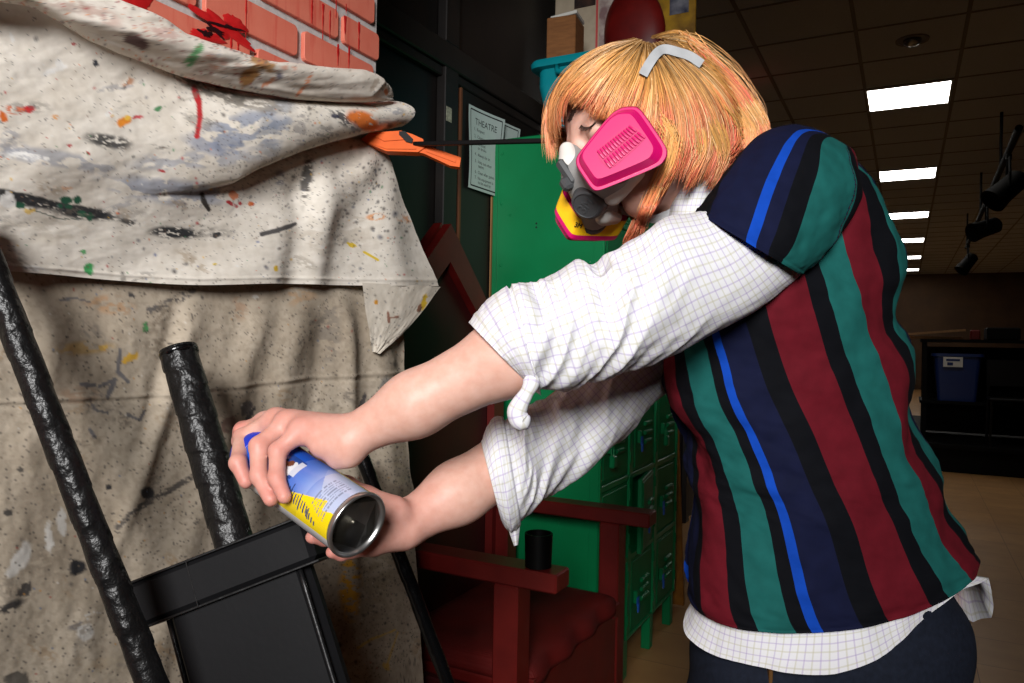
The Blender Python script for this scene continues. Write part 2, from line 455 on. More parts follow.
tabs = {(0, 0), (1, 0), (2, 0), (0, 1), (1, 1), (2, 1), (1, 2), (0, 3), (2, 3), (1, 4)}; pads = {(0, 2), (2, 2), (1, 3), (0, 4)}
proto = None
for c in range(3):
    for r in range(6):
        ya, yb = Y0+c*W+.021, Y0+(c+1)*W-.021; za, zb = Z0+r*RH+.012, Z0+(r+1)*RH-.012
        ajar = math.radians(9) if (c, r) == (1, 1) else (math.radians(1.0) if (c, r) in ((2, 0), (1, 2)) else 0)
        hy = yb
        def rot(V):
            V = np.array(V, float)
            if not ajar: return V
            ca, sa = math.cos(ajar), math.sin(ajar); d = V-[X1, hy, 0]
            return np.stack([X1 + d[:, 0]*ca - d[:, 1]*sa, hy + d[:, 0]*sa + d[:, 1]*ca, V[:, 2]], 1)
        d = MB(); d.box((X1-.024, ya, za), (X1-.006, yb, zb), .003)
        d.box((X1-.012, ya+.012, za+.012), (X1-.003, yb-.012, zb-.012), .003)
        d.v = [tuple(v) for v in rot(d.v)]; door = d.build('door', M_grnd, lk)
        for k in range(3):
            lv = MB(); z = za+.095+.034*k
            lv.rbox(((X1+.001), (ya+yb)/2+.022, z), (.0075, .042, .0085), np.array([[.86, 0, -.5], [0, 1, 0], [.5, 0, .86]]), .004)
            lv.v = [tuple(v) for v in rot(lv.v)]; lv.build('louvre', M_grnd, door)
        hs = MB(); hs.box((X1-.004, ya+.035, za+.10), (X1+.012, ya+.053, za+.145), .003)
        hs.v = [tuple(v) for v in rot(hs.v)]; hs.build('hasp', M_grnd, door)
        for z in (za+.04, zb-.07):
            hg = MB(); hg.tube([(X1-.001, yb+.006, z), (X1-.001, yb+.006, z+.04)], .005, 8); hg.build('hinge', M_grnd, door)
        if (c, r) in tabs:
            tb = MB(); tb.box((X1+.012, ya+.030, za+.095), (X1+.014, ya+.056, za+.125), .0008); tb.box((X1+.012, ya+.036, za+.07), (X1+.017, ya+.052, za+.1), .002)
            tb.v = [tuple(v) for v in rot(tb.v)]; tb.build('tape_tab', M_blue, door, label='torn tab of blue tape on the hasp')
        if (c, r) in pads:
            pl = MB(); pl.box((X1+.010, ya+.026, za+.055), (X1+.028, ya+.062, za+.095), .005)
            pl.tube([(X1+.016, ya+.033, za+.09), (X1+.016, ya+.033, za+.118), (X1+.016, ya+.044, za+.128), (X1+.016, ya+.055, za+.118), (X1+.016, ya+.055, za+.09)], .0035, 8)
            pl.build('padlock', M_grn, door)
# yellowish board leaning beyond the lockers
lb = MB(); lb.bar((-.93, 3.34, 0.012), (-.96, 3.24, 1.15), .02, .14, (1, 0, 0), .002)
tag(lb.build('plank', mat('ochre_wood', (170, 110, 30), .6, col2=(130, 80, 20), nscale=30), loc=(-.93, 3.34, 0)), 'ochre plank standing behind the far end of the lockers', 'plank')

# ================================================================== things on top of the lockers
M_teal = mat('teal_plastic', (12, 150, 160), .35, col2=(8, 138, 150), nscale=9)
M_card = mat('cardboard', (150, 98, 52), .8, col2=(124, 78, 40), nscale=120, stretch=(.2, .2, 1), bump=.3, bscale=180)
M_cream = mat('cream_board', (205, 190, 165), .7, col2=(190, 172, 148), nscale=30)
tb = thing('storage_bin', (-.96, 2.42, 1.88), 'teal plastic bin on top of the green lockers', 'bin')
cx, cy = -.925, 2.41
def rrect(hx, hy, r, n=6):
    o = []
    for sx, sy, a0 in ((1, 1, 0), (-1, 1, 90), (-1, -1, 180), (1, -1, 270)):
        for k in range(n+1):
            a = math.radians(a0+90*k/n); o.append((sx*(hx-r)+r*math.cos(a), sy*(hy-r)+r*math.sin(a)))
    return o
def loft_rr(levels, mbld):
    n = None; V = []
    for (hx, hy, r, z) in levels:
        q = rrect(hx, hy, r); n = len(q); V += [(cx+a, cy+b_, z) for a, b_ in q]
    F = grid_faces(n, len(levels), True)
    F.append(tuple(range(n))[::-1]); F.append(tuple((len(levels)-1)*n+i for i in range(n)))
    mbld.add(V, F)
m_ = MB(); loft_rr([(.155, .125, .03, 1.881), (.19, .155, .035, 2.05), (.19, .155, .035, 2.10), (.186, .151, .033, 2.10), (.15, .12, .03, 1.886)], m_); m_.build('tub', M_teal, tb)
m_ = MB(); loft_rr([(.190, .155, .035, 2.105), (.213, .176, .04, 2.107), (.216, .178, .04, 2.122), (.210, .174, .04, 2.132), (.190, .156, .035, 2.134), (.188, .152, .034, 2.10)], m_); o = m_.build('rim', M_teal, tb); auto_smooth(o, 50)
m_ = MB(); m_.tube([(cx-.21, cy-.06, 2.105), (cx-.218, cy-.05, 2.08), (cx-.216, cy, 2.072), (cx-.218, cy+.05, 2.08), (cx-.21, cy+.06, 2.105)], .009, 10)
m_.tube([(cx-.11, cy-.166, 2.105), (cx-.10, cy-.18, 2.08), (cx-.06, cy-.18, 2.072), (cx-.02, cy-.18, 2.08), (cx-.01, cy-.166, 2.105)], .009, 10); m_.build('handle', M_teal, tb, smooth=True)
cb = thing('cardboard_box', (-1.075, 2.44, 1.90), 'brown corrugated cardboard box standing up in the teal bin', 'box')
m_ = MB(); A = np.array([[math.cos(.12), math.sin(.12), 0], [-math.sin(.12), math.cos(.12), 0], [0, 0, 1]])
m_.rbox((-1.075, 2.40, 2.11), (.052, .055, .205), A, .003); m_.build('carton', M_card, cb)
m_ = MB(); m_.rbox((-1.07, 2.405, 2.322), (.048, .05, .006), A@np.array([[.99, 0, .12], [0, 1, 0], [-.12, 0, .99]]), .002); m_.build('lid_flap', M_white, cb, label='white top flap')
# poster boards leaning on the wall behind the bin
def board(name, x, y0, y1, z0, z1, m, label, cat, extra=()):
    t = thing(name, (x, (y0+y1)/2, z0), label, cat)
    MB().box((x, y0, z0), (x+.012, y1, z1), .002).build('panel', m, t)
    for nm, mm, (a, b_, c, d_) in extra:
        MB().box((x+.012, y0+(y1-y0)*a, z0+(z1-z0)*b_), (x+.0135, y0+(y1-y0)*c, z0+(z1-z0)*d_)).build(nm, mm, t)
    return t
M_photo1 = mat('print_brown', (90, 60, 48), .5, col2=(30, 24, 26), nscale=18, ncontrast=.3)
M_photo2 = mat('print_pale', (214, 200, 190), .5, col2=(150, 120, 120), nscale=22, ncontrast=.3)
M_pink = mat('print_pink', (220, 90, 90), .5)
M_redc = mat('dark_red_card', (128, 20, 16), .45, col2=(96, 12, 10), nscale=14)
M_yel = mat('print_yellow', (196, 150, 30), .5, col2=(120, 84, 20), nscale=12, ncontrast=.3)
# a cream pinned display board facing the camera above the bin
def board_y(name, y, x0, x1, z0, z1, m, label, cat, extra=()):
    t = thing(name, ((x0+x1)/2, y, z0), label, cat)
    MB().box((x0, y, z0+.001), (x1, y+.012, z1), .002).build('panel', m, t)
    for nm, mm, (a, b_, c, d_) in extra:
        MB().box((x0+(x1-x0)*a, y-.0015, z0+(z1-z0)*b_), (x0+(x1-x0)*c, y, z0+(z1-z0)*d_)).build(nm, mm, t)
    return t
board_y('display_board', 2.675, -1.245, -.97, 1.88, 2.62, M_cream, 'cream display board of pictures standing behind the teal bin', 'board',
        [('picture', M_photo1, (.05, .60, .42, .76)), ('picture', M_photo1, (.3, .82, .62, .98)), ('stripe', M_pink, (.63, .55, .66, 1)), ('picture', M_photo2, (.68, .5, .99, .99))])
board_y('yellow_board', 2.72, -.955, -.70, 1.88, 2.64, M_yel, 'yellow printed board standing at the right behind the teal bin', 'board',
        [('picture', M_photo2, (.1, .82, .5, .97)), ('picture', mat('print_dark', (40, 44, 70), .5, col2=(150, 150, 160), nscale=25), (.62, .70, .9, .93))])
rp = thing('oval_panel', (-.90, 2.65, 1.88), 'plain dark red oval panel above the teal bin', 'panel')
m_ = MB(); c0 = np.array([-.905, 2.640, 2.33]); ax = nrm((1, 0, .12)); az = nrm((-.12, 0, 1)); ring = []
prof = [(-.010, 0.3), (-.014, .7), (-.008, .93), (0, 1.0), (.010, .97), (.012, .6)]
V = []; n = 40
for (dy, s) in prof:
    for k in range(n):
        a = 2*math.pi*k/n; e = 1-.12*math.sin(a) if math.sin(a) < 0 else 1
        V.append(c0 + ax*(.118*s*math.cos(a)*(1-.12*(math.sin(a) < 0)*abs(math.sin(a)))) + az*(.185*s*math.sin(a)) + np.array([0, dy-.03*(1-s*s), 0]))
F = grid_faces(n, len(prof), True); F.append(tuple(range(n))[::-1]); F.append(tuple((len(prof)-1)*n+i for i in range(n)))
mesh_obj('disc', V, F, M_redc, rp, smooth=True)
m_ = MB(); m_.box((-.92, 2.645, 1.881), (-.89, 2.655, 2.2)); m_.build('stand', M_black, rp)
M_purp = mat('purple_foam', (70, 30, 80), .7); M_lb = mat('sky_blue_foam', (60, 130, 180), .7)
tag(MB().lathe((-.79, 2.93, 1.88), (0, 0, 1), [(0, .06), (.25, .065), (.45, .055), (.52, .03), (.53, 0)], 20).build('foam_roll', M_purp, loc=(-.79, 2.93, 1.88)), 'dull purple roll standing on the far end of the lockers', 'roll')
tag(MB().lathe((-.885, 3.07, 1.88), (0, 0, 1), [(0, .03), (.38, .032), (.47, .02), (.50, 0)], 16).build('foam_roll', M_lb, loc=(-.885, 3.07, 1.88)), 'thin sky blue roll behind the purple one', 'roll')

# ================================================================== red throne chair
M_redw = mat('red_painted_wood', (98, 18, 14), .42, col2=(74, 10, 8), nscale=11, ncontrast=.5, bump=.08, bscale=60)
M_redp = mat('dark_red_panel', (62, 8, 8), .5, col2=(46, 5, 6), nscale=8, bump=.05, bscale=50)
M_vel = mat('red_corduroy', (96, 14, 8), .75, col2=(70, 8, 6), nscale=9, ncontrast=.5, spec=.2)
nt = M_vel.node_tree; wv = nt.nodes.new('ShaderNodeTexWave'); wv.inputs['Scale'].default_value = 70; wv.bands_direction = 'Y'; wv.inputs['Distortion'].default_value = .6
tcn = nt.nodes.new('ShaderNodeTexCoord'); nt.links.new(tcn.outputs['Object'], wv.inputs['Vector']); bpn = nt.nodes.new('ShaderNodeBump'); bpn.inputs['Strength'].default_value = .5; bpn.inputs['Distance'].default_value = .002
nt.links.new(wv.outputs['Fac'], bpn.inputs['Height']); nt.links.new(bpn.outputs['Normal'], nt.nodes['Principled BSDF'].inputs['Normal'])
ch = thing('throne_chair', (-.95, 1.80, 0), 'dark red wooden throne with a tall pointed back, beside the green lockers', 'chair')
YA, YB, YC = 1.44, 2.17, 1.80     # outer sides and centre
# back: two gabled boards, one behind the other, framing an inset panel
def gable(x0, x1, hw, top, shoulder, w_, name):
    out = [(YC-hw, .30), (YC-hw, shoulder), (YC, top), (YC+hw, shoulder), (YC+hw, .30)]
    k = w_*1.75
    inn = [(YC-hw+w_, .30), (YC-hw+w_, shoulder-w_*.45), (YC, top-k), (YC+hw-w_, shoulder-w_*.45), (YC+hw-w_, .30)]
    V = []
    for x in (x0, x1):
        V += [(x, y, z) for y, z in out] + [(x, y, z) for y, z in inn]
    F = []
    for i in range(4):
        F += [(i, i+1, 6+i, 5+i), (10+i, 15+i, 16+i, 11+i), (i, 10+i, 11+i, i+1), (5+i, 6+i, 16+i, 15+i)]
    F += [(0, 5, 15, 10), (4, 14, 19, 9)]
    o = mesh_obj(name, V, F, M_redw, ch); fix_normals(o); return o
gable(-1.152, -1.178, .335, 1.525, 1.20, .062, 'back_frame')
gable(-1.184, -1.212, .345, 1.53, 1.21, .075, 'back_frame')
m_ = MB(); P5 = [(-1.18, YC-.28, .32), (-1.18, YC-.28, 1.19), (-1.18, YC, 1.44), (-1.18, YC+.28, 1.19), (-1.18, YC+.28, .32)]
m_.prism(P5, (-.006, 0, 0)); m_.box((-1.172, YC-.275, 1.165), (-1.182, YC+.275, 1.169)); m_.build('back_panel', M_redp, ch)
m_ = MB()
for y in (YC-.09, YC+.09): m_.box((-1.170, y-.02, .40), (-1.182, y+.02, 1.16), .003)
m_.build('back_slat', M_redw, ch)
AZ = .70
for y, s in ((YA+.04, -1), (YB-.04, 1)):
    m_ = MB(); m_.box((-1.16, y-.036, AZ-.042), (-.645, y+.036, AZ), .004); m_.build('armrest', M_redw, ch)
    m_ = MB(); m_.box((-.80, y-.033, 0), (-.738, y+.033, AZ-.043), .004); m_.build('front_post', M_redw, ch)
    m_ = MB(); m_.box((-1.17, y-.033, 0), (-1.11, y+.033, AZ-.043), .004); m_.build('rear_post', M_redw, ch)
    m_ = MB(); m_.box((-1.11, y-.012, .10), (-.80, y+.012, .40), .003); m_.build('side_panel', M_redp, ch)
m_ = MB(); m_.box((-.765, YA+.08, .09), (-.74, YB-.08, .405), .003); m_.box((-.775, YA+.075, .395), (-.728, YA+.125, .43), .002); m_.box((-.775, YB-.125, .395), (-.728, YB-.075, .43), .002); m_.build('front_panel', M_redw, ch)
m_ = MB(); m_.box((-1.15, YA+.075, .38), (-.745, YB-.075, .41), .004); m_.build('seat', M_redw, ch)
# padded corduroy seat
nu, nv = 40, 50; V = []
for j in range(nv):
    for i in range(nu):
        u, v = i/(nu-1), j/(nv-1)
        e = min(u, 1-u, .14)/.14; e2 = min(v, 1-v, .12)/.12
        h = .030*math.sqrt(max(0, 1-(1-e)**2))*math.sqrt(max(0, 1-(1-e2)**2)) + .022
        z = .412 + h + .004*float(fbm(u*5, v*5, s=3)) - (.012 if (e <= 0 or e2 <= 0) else 0)
        V.append((-1.145 + .415*u + .006*math.sin(v*23)*(u > .95), YA+.078 + (YB-YA-.156)*v, z))
F = grid_faces(nu, nv); n = len(V); V += [(a, b_, .4105) for a, b_, c in V]
F = [q for q in F] + [tuple(i+n for i in q[::-1]) for q in F]
edge = [i for i in range(nu)] + [j*nu+nu-1 for j in range(1, nv)] + [(nv-1)*nu+i for i in range(nu-2, -1, -1)] + [j*nu for j in range(nv-2, 0, -1)]
F += [(edge[k], n+edge[k], n+edge[(k+1) % len(edge)], edge[(k+1) % len(edge)]) for k in range(len(edge))]
o = mesh_obj('seat_pad', V, F, M_vel, ch, smooth=True); fix_normals(o)
# black cup on the near armrest
M_blkp = mat('black_plastic', (4, 4, 4), .5, spec=.15)
cp = thing('cup', (-.705, YA+.04, AZ+.0005), 'small black plastic cup on the near armrest of the red throne', 'cup')
o = MB().lathe((-.705, YA+.04, AZ+.0006), (0, 0, 1), [(0, .026), (.001, .029), (.070, .031), (.074, .0305), (.074, .027), (.004, .025), (.0035, 0)], 30).build('body', M_blkp, cp); auto_smooth(o)

# ================================================================== dark far end of the hall
M_stage = mat('stage_black', (9, 8, 8), .7, col2=(6, 5, 5), nscale=4, spec=.15)
M_char = mat('chair_black', (9, 9, 10), .5, spec=.3)
pf = thing('stage_platform', (1.7, 9.6, 0), 'low black stage platform on the floor at the far right', 'platform')
m_ = MB(); m_.box((.02, 8.24, .22), (3.0, 11.4, .27), .006); m_.build('deck', M_stage, pf)
m_ = MB(); m_.box((.04, 8.28, 0), (2.98, 8.30, .22)); m_.box((.04, 8.3, 0), (.06, 11.38, .22)); m_.build('skirt', M_stage, pf)
sh = thing('storage_rack', (.62, 9.0, .27), 'black storage rack on the far stage platform', 'rack')
m_ = MB()
for x in (.18, 1.12):
    for y in (8.75, 9.25):
        m_ = MB(); m_.box((x-.02, y-.02, .27), (x+.02, y+.02, 1.27)); m_.build('upright', M_stage, sh)
for z in (.62, 1.245):
    m_ = MB(); m_.box((.14, 8.70, z), (1.16, 9.30, z+.03)); m_.build('shelf', M_stage, sh)
m_ = MB(); m_.box((.16, 9.26, .29), (1.14, 9.275, 1.2)); m_.build('back_panel', M_stage, sh)
M_bb = mat('blue_bin_plastic', (16, 44, 104), .4)
bb = thing('blue_bin', (.47, 8.92, .65), 'dark blue bin with a white label on the far rack', 'bin')
cx, cy = .47, 8.92
m_ = MB(); loft_rr([(.17, .14, .03, .651), (.205, .175, .04, 1.08), (.205, .175, .04, 1.12), (.20, .17, .04, 1.12), (.17, .14, .03, .66)], m_); m_.build('tub', M_bb, bb)
m_ = MB(); loft_rr([(.205, .175, .04, 1.10), (.23, .20, .05, 1.103), (.23, .20, .05, 1.13), (.205, .175, .04, 1.132), (.203, .172, .04, 1.10)], m_); m_.build('rim', M_bb, bb)
p = PY(953, 362, 8.73)
m_ = MB(); m_.box((p[0]-.085, 8.722, p[2]-.05), (p[0]+.085, 8.75, p[2]+.05)); m_.build('label', M_white, bb)
m_ = MB(); m_.box((p[0]-.06, 8.718, p[2]+.01), (p[0]+.06, 8.722, p[2]+.03)); m_.box((p[0]-.05, 8.718, p[2]-.035), (p[0], 8.722, p[2]-.005)); m_.build('print', M_bb, bb)
a_, b_ = PY(897, 327, 8.95), PY(962, 322.5, 8.95)
m_ = MB(); m_.bar((a_[0], 8.95, 1.291), (b_[0], 9.1, 1.291), .10, .028); tag(m_.build('board', M_wood, loc=(.3, 9.0, 1.276)), 'wider pale wooden board lying flat on top of the far rack', 'board', 'boards on the far rack')
m_ = MB(); m_.bar((a_[0]+.04, 8.85, 1.318), (b_[0]+.03, 8.98, 1.375), .05, .022); tag(m_.build('board', M_wood, loc=(.3, 8.9, 1.306)), 'narrow pale wooden board lying tilted over a flat one on the far rack', 'board', 'boards on the far rack')
bx = MB(); bx.box((.72, 8.8, 1.276), (1.0, 9.15, 1.40), .01); tag(bx.build('dark_case', M_stage, loc=(.86, 9.0, 1.276)), 'dark case at the right end of the far rack top', 'case')
bx = MB(); bx.box((.60, 9.14, 1.276), (.69, 9.24, 1.38), .01); tag(bx.build('red_box', M_redc, loc=(.65, 9.19, 1.276)), 'little red box on the far rack beside the boards', 'box')
def chair(x, y, z):
    t = thing('stacking_chair', (x, y, z), 'black stacking chair before the far rack', 'chair', 'black chairs before the far rack')
    m_ = MB(); m_.box((x-.19, y-.18, z+.43), (x+.19, y+.2, z+.45), .01); m_.build('seat', M_char, t)
    m_ = MB(); m_.rbox((x, y+.215, z+.68), (.19, .012, .13), np.eye(3), .01); m_.build('backrest', M_char, t)
    for sx in (-.18, .18):
        for ya in (-.16, .2):
            m_ = MB(); m_.tube([(x+sx, y+ya, z), (x+sx*.95, y+ya, z+.43)] + ([(x+sx*.95, y+ya+.02, z+.8)] if ya > 0 else []), .011, 8); m_.build('leg', M_char, t)
    return t
c0_ = chair(.90, 8.46, .27); c0_['label'] = 'left one of two black stacking chairs before the far rack'
c1_ = copy_tree(c0_); c1_.location.x += .44; c1_['label'] = 'right one of two black stacking chairs, at the edge of the photo'
# stage lights on the dark right-hand wall
M_can = mat('stage_light_black', (9, 8, 7), .7, spec=.1)
LP_ = [PY(1008, 188, 6.8), PY(988, 226, 9.0), PY(968, 256, 12.6)]
pz = LP_[0][2]+.28; d_ = (LP_[2]-LP_[0]); q0 = LP_[0]-d_*.12; q1 = LP_[2]+d_*.1
pr = MB(); pr.tube([(q0[0], q0[1], pz), (q1[0], q1[1], pz)], .024, 12)
for q in (LP_[0]+d_*.12, LP_[0]+d_*.55, LP_[2]+d_*.06): pr.tube([(q[0], q[1], pz-.01), (q[0], q[1], 3.19)], .012, 8)
tag(pr.build('pipe_rail', M_can, loc=(q0[0], q0[1], pz)), 'dark pipe hung below the ceiling at the right', 'pipe')
for k, lb_ in enumerate(('nearest', 'middle', 'farthest')):
    fr = (LP_[0], LP_[1], LP_[2])[k]; s_ = (0, .38, 1)[k]; x, y = (LP_[0]+d_*s_)[:2]
    t = thing('stage_light', (x, y, pz), lb_ + ' dark stage light clamped to the pipe at the right', 'stage light', 'stage lights at the right')
    dv = nrm((-.5, -.3, -(.5, .2, .7)[k])); c = np.array([x, y, pz-.28])
    o = MB().lathe(c-dv*.14, dv, [(0, .05), (.03, .08), (.2, .085), (.3, .10), (.3, .09), (.22, .07), (.21, 0)], 20).build('housing', M_can, t); auto_smooth(o)
    m_ = MB(); m_.tube([c+[0, -.1, 0], c+[0, -.11, .1], c+[0, -.06, .22], c+[0, .06, .22], c+[0, .11, .1], c+[0, .1, 0]], .010, 8); m_.build('yoke', M_can, t)
    m_ = MB(); m_.box((x-.02, y-.02, pz-.07), (x+.02, y+.02, pz-.022), .006); m_.build('clamp', M_can, t)
# ================================================================== painted brick scenery flat
XF = -.93
M_brick = mat('painted_brick', (214, 122, 100), .6, col2=(206, 104, 84), nscale=26, ncontrast=.6, bump=.12, bscale=220)
M_mort = mat('grey_mortar', (192, 187, 184), .8, col2=(172, 167, 164), nscale=90, bump=.2, bscale=240)
M_pred = mat('red_paint', (178, 22, 26), .3, col2=(200, 40, 40), nscale=60)
M_pdark = mat('dark_dried_paint', (40, 14, 18), .4)
# streaky red wash inside the brick material: vertical runs that belong to the paint job
nt = M_brick.node_tree; bs = nt.nodes['Principled BSDF']; old = bs.inputs['Base Color'].links[0].from_socket
tc = nt.nodes.new('ShaderNodeTexCoord'); mp = nt.nodes.new('ShaderNodeMapping'); mp.inputs['Scale'].default_value = (1, 34, 2.6)
nz = nt.nodes.new('ShaderNodeTexNoise'); nz.inputs['Scale'].default_value = 1.6; nz.inputs['Detail'].default_value = 3
nt.links.new(tc.outputs['Object'], mp.inputs['Vector']); nt.links.new(mp.outputs['Vector'], nz.inputs['Vector'])
mr = nt.nodes.new('ShaderNodeMapRange'); mr.inputs['From Min'].default_value = .57; mr.inputs['From Max'].default_value = .72; mr.inputs['To Max'].default_value = .55
nt.links.new(nz.outputs['Fac'], mr.inputs['Value'])
mx = nt.nodes.new('ShaderNodeMix'); mx.data_type = 'RGBA'; mx.inputs['B'].default_value = L4((188, 30, 30))
nt.links.new(mr.outputs['Result'], mx.inputs['Factor']); nt.links.new(old, mx.inputs['A']); nt.links.new(mx.outputs['Result'], bs.inputs['Base Color'])
ft_ = thing('scenery_flat', (XF-.03, .4, 0), 'brick scenery flat splashed with red paint, the drop cloths hung over it', 'scenery flat')
MB().box((XF-.06, -.75, 0), (XF-.008, 1.181, 2.44), .002).build('panel', M_mort, ft_)
m_ = MB(); rowh = .0668; z0 = 1.7365-26*rowh
for r_ in range(0, 37):
    za = z0 + r_*rowh + .007; zb = za + rowh - .0145
    if za < .01: za = .01
    if zb > 2.43 or zb-za < .02: continue
    off = 1.067 if r_ % 2 == 0 else .965      # row 26 starts z=1.7365, joint at Y=1.067
    k0 = -9
    for k in range(-9, 2):
        ya = off + (k)*.206 + .0075; yb = ya + .206 - .015
        if k == 1: continue
        yb = min(yb, 1.179)
        if ya > 1.165 or yb < -.7: continue
        ya = max(ya, -.74)
        hy, hz = (yb-ya)/2, (zb-za)/2; c = ((ya+yb)/2, (za+zb)/2); rr = rrect(hy, hz, min(.008, hy*.9), 3)
        jit = [1 + .02*random.uniform(-1, 1) for _ in rr]
        n = len(rr); V = [(XF-.0085, c[0]+a, c[1]+b_) for a, b_ in rr] + [(XF-.001, c[0]+a*.995*1, c[1]+b_*.99) for a, b_ in rr] + [(XF, c[0]+a*(1-.0015/hy), c[1]+b_*(1-.0015/hz)) for a, b_ in rr]
        m_.add(V, grid_faces(n, 3, True) + [tuple(range(2*n, 3*n))])
        if k == 0 and ya+.206 < 1.165: pass
    # last brick at the right end
    ya = off + .206*(0 if off == 1.067 else 1) + .0075
    if off != 1.067 and ya < 1.16:
        rr = rrect((1.179-ya)/2, (zb-za)/2, .003, 3); c = ((ya+1.179)/2, (za+zb)/2); n = len(rr)
        if 1.179-ya > .012:
            V = [(XF-.0085, c[0]+a, c[1]+b_) for a, b_ in rr] + [(XF, c[0]+a*.98, c[1]+b_*.98) for a, b_ in rr]
            m_.add(V, grid_faces(n, 2, True) + [tuple(range(n, 2*n))])
o = m_.build('brick_facing', M_brick, ft_); fix_normals(o)
def splat(mb, cy, cz, ry, rz, x, seed, rough=.35, n=36, t=.0008, ang=0):
    V = []; ca, sa = math.cos(ang), math.sin(ang)
    for lvl, s in ((0, 1.0), (t, .9)):
        for k in range(n):
            a = 2*math.pi*k/n; q = 1 + rough*float(fbm(math.cos(a)*1.7+seed, math.sin(a)*1.7, s=seed))*1.6
            y, z = ry*q*s*math.cos(a), rz*q*s*math.sin(a)
            V.append((x+lvl, cy + y*ca - z*sa, cz + y*sa + z*ca))
    V.append((x+t*1.3, cy, cz))
    F = grid_faces(n, 2, True) + [(n+k, n+(k+1) % n, 2*n) for k in range(n)]
    mb.add(V, F)
def onflat(x, y): p = PX(x, y, XF); return p[1], p[2]
for (x, y, a, b_, sd, an) in ((222, 27, .050, .0135, 3, -.15), (205, 36, .03, .010, 5, .1), (236, 24, .022, .012, 9, 0), (130, -6, .03, .03, 12, 0)):
    m_ = MB(); cy, cz = onflat(x, y); splat(m_, cy, cz, a, b_, XF+.0006, sd, .5, ang=an); m_.build('paint_splash', M_pred, ft_, smooth=True)
for (x, y0, y1, wd) in ((133, -5, 14, .004), (139, -5, 17, .003), (146, -5, 10, .003), (212, 36, 50, .003), (231, 38, 56, .0025), (238, 38, 52, .003), (246, 0, 40, .002), (312, 0, 24, .0026), (323, 4, 40, .003), (330, 10, 40, .002), (345, 16, 34, .004), (338, 44, 66, .0035), (349, 46, 70, .003), (359, 22, 50, .0035), (336, 0, 18, .0025), (346, 4, 14, .002)):
    pa, pb = PX(x, y0, XF), PX(x, y1, XF); k = 12
    V = []
    for i in range(k):
        s = i/(k-1); wv_ = wd*(.75+.4*float(vnoise(i*.7, x)))*(1-.5*s)
        z = pa[2]*(1-s)+pb[2]*s
        V += [(XF+.0007, pa[1]-wv_, z), (XF+.0012, pa[1], z), (XF+.0007, pa[1]+wv_, z)]
    m_ = MB(); m_.add(V, [(3*i+j, 3*i+j+1, 3*i+j+4, 3*i+j+3) for i in range(k-1) for j in (0, 1)]); m_.build('paint_drip', M_pred, ft_, smooth=True)
for (x, y, a, b_, sd, an) in ((226, 27, .026, .004, 21, .18), (214, 30, .018, .005, 25, -.1), (206, 34, .01, .006, 27, 0)):
    m_ = MB(); cy, cz = onflat(x, y); splat(m_, cy, cz, a, b_, XF+.0022, sd, .9, ang=an); m_.build('dark_smear', M_pdark, ft_)

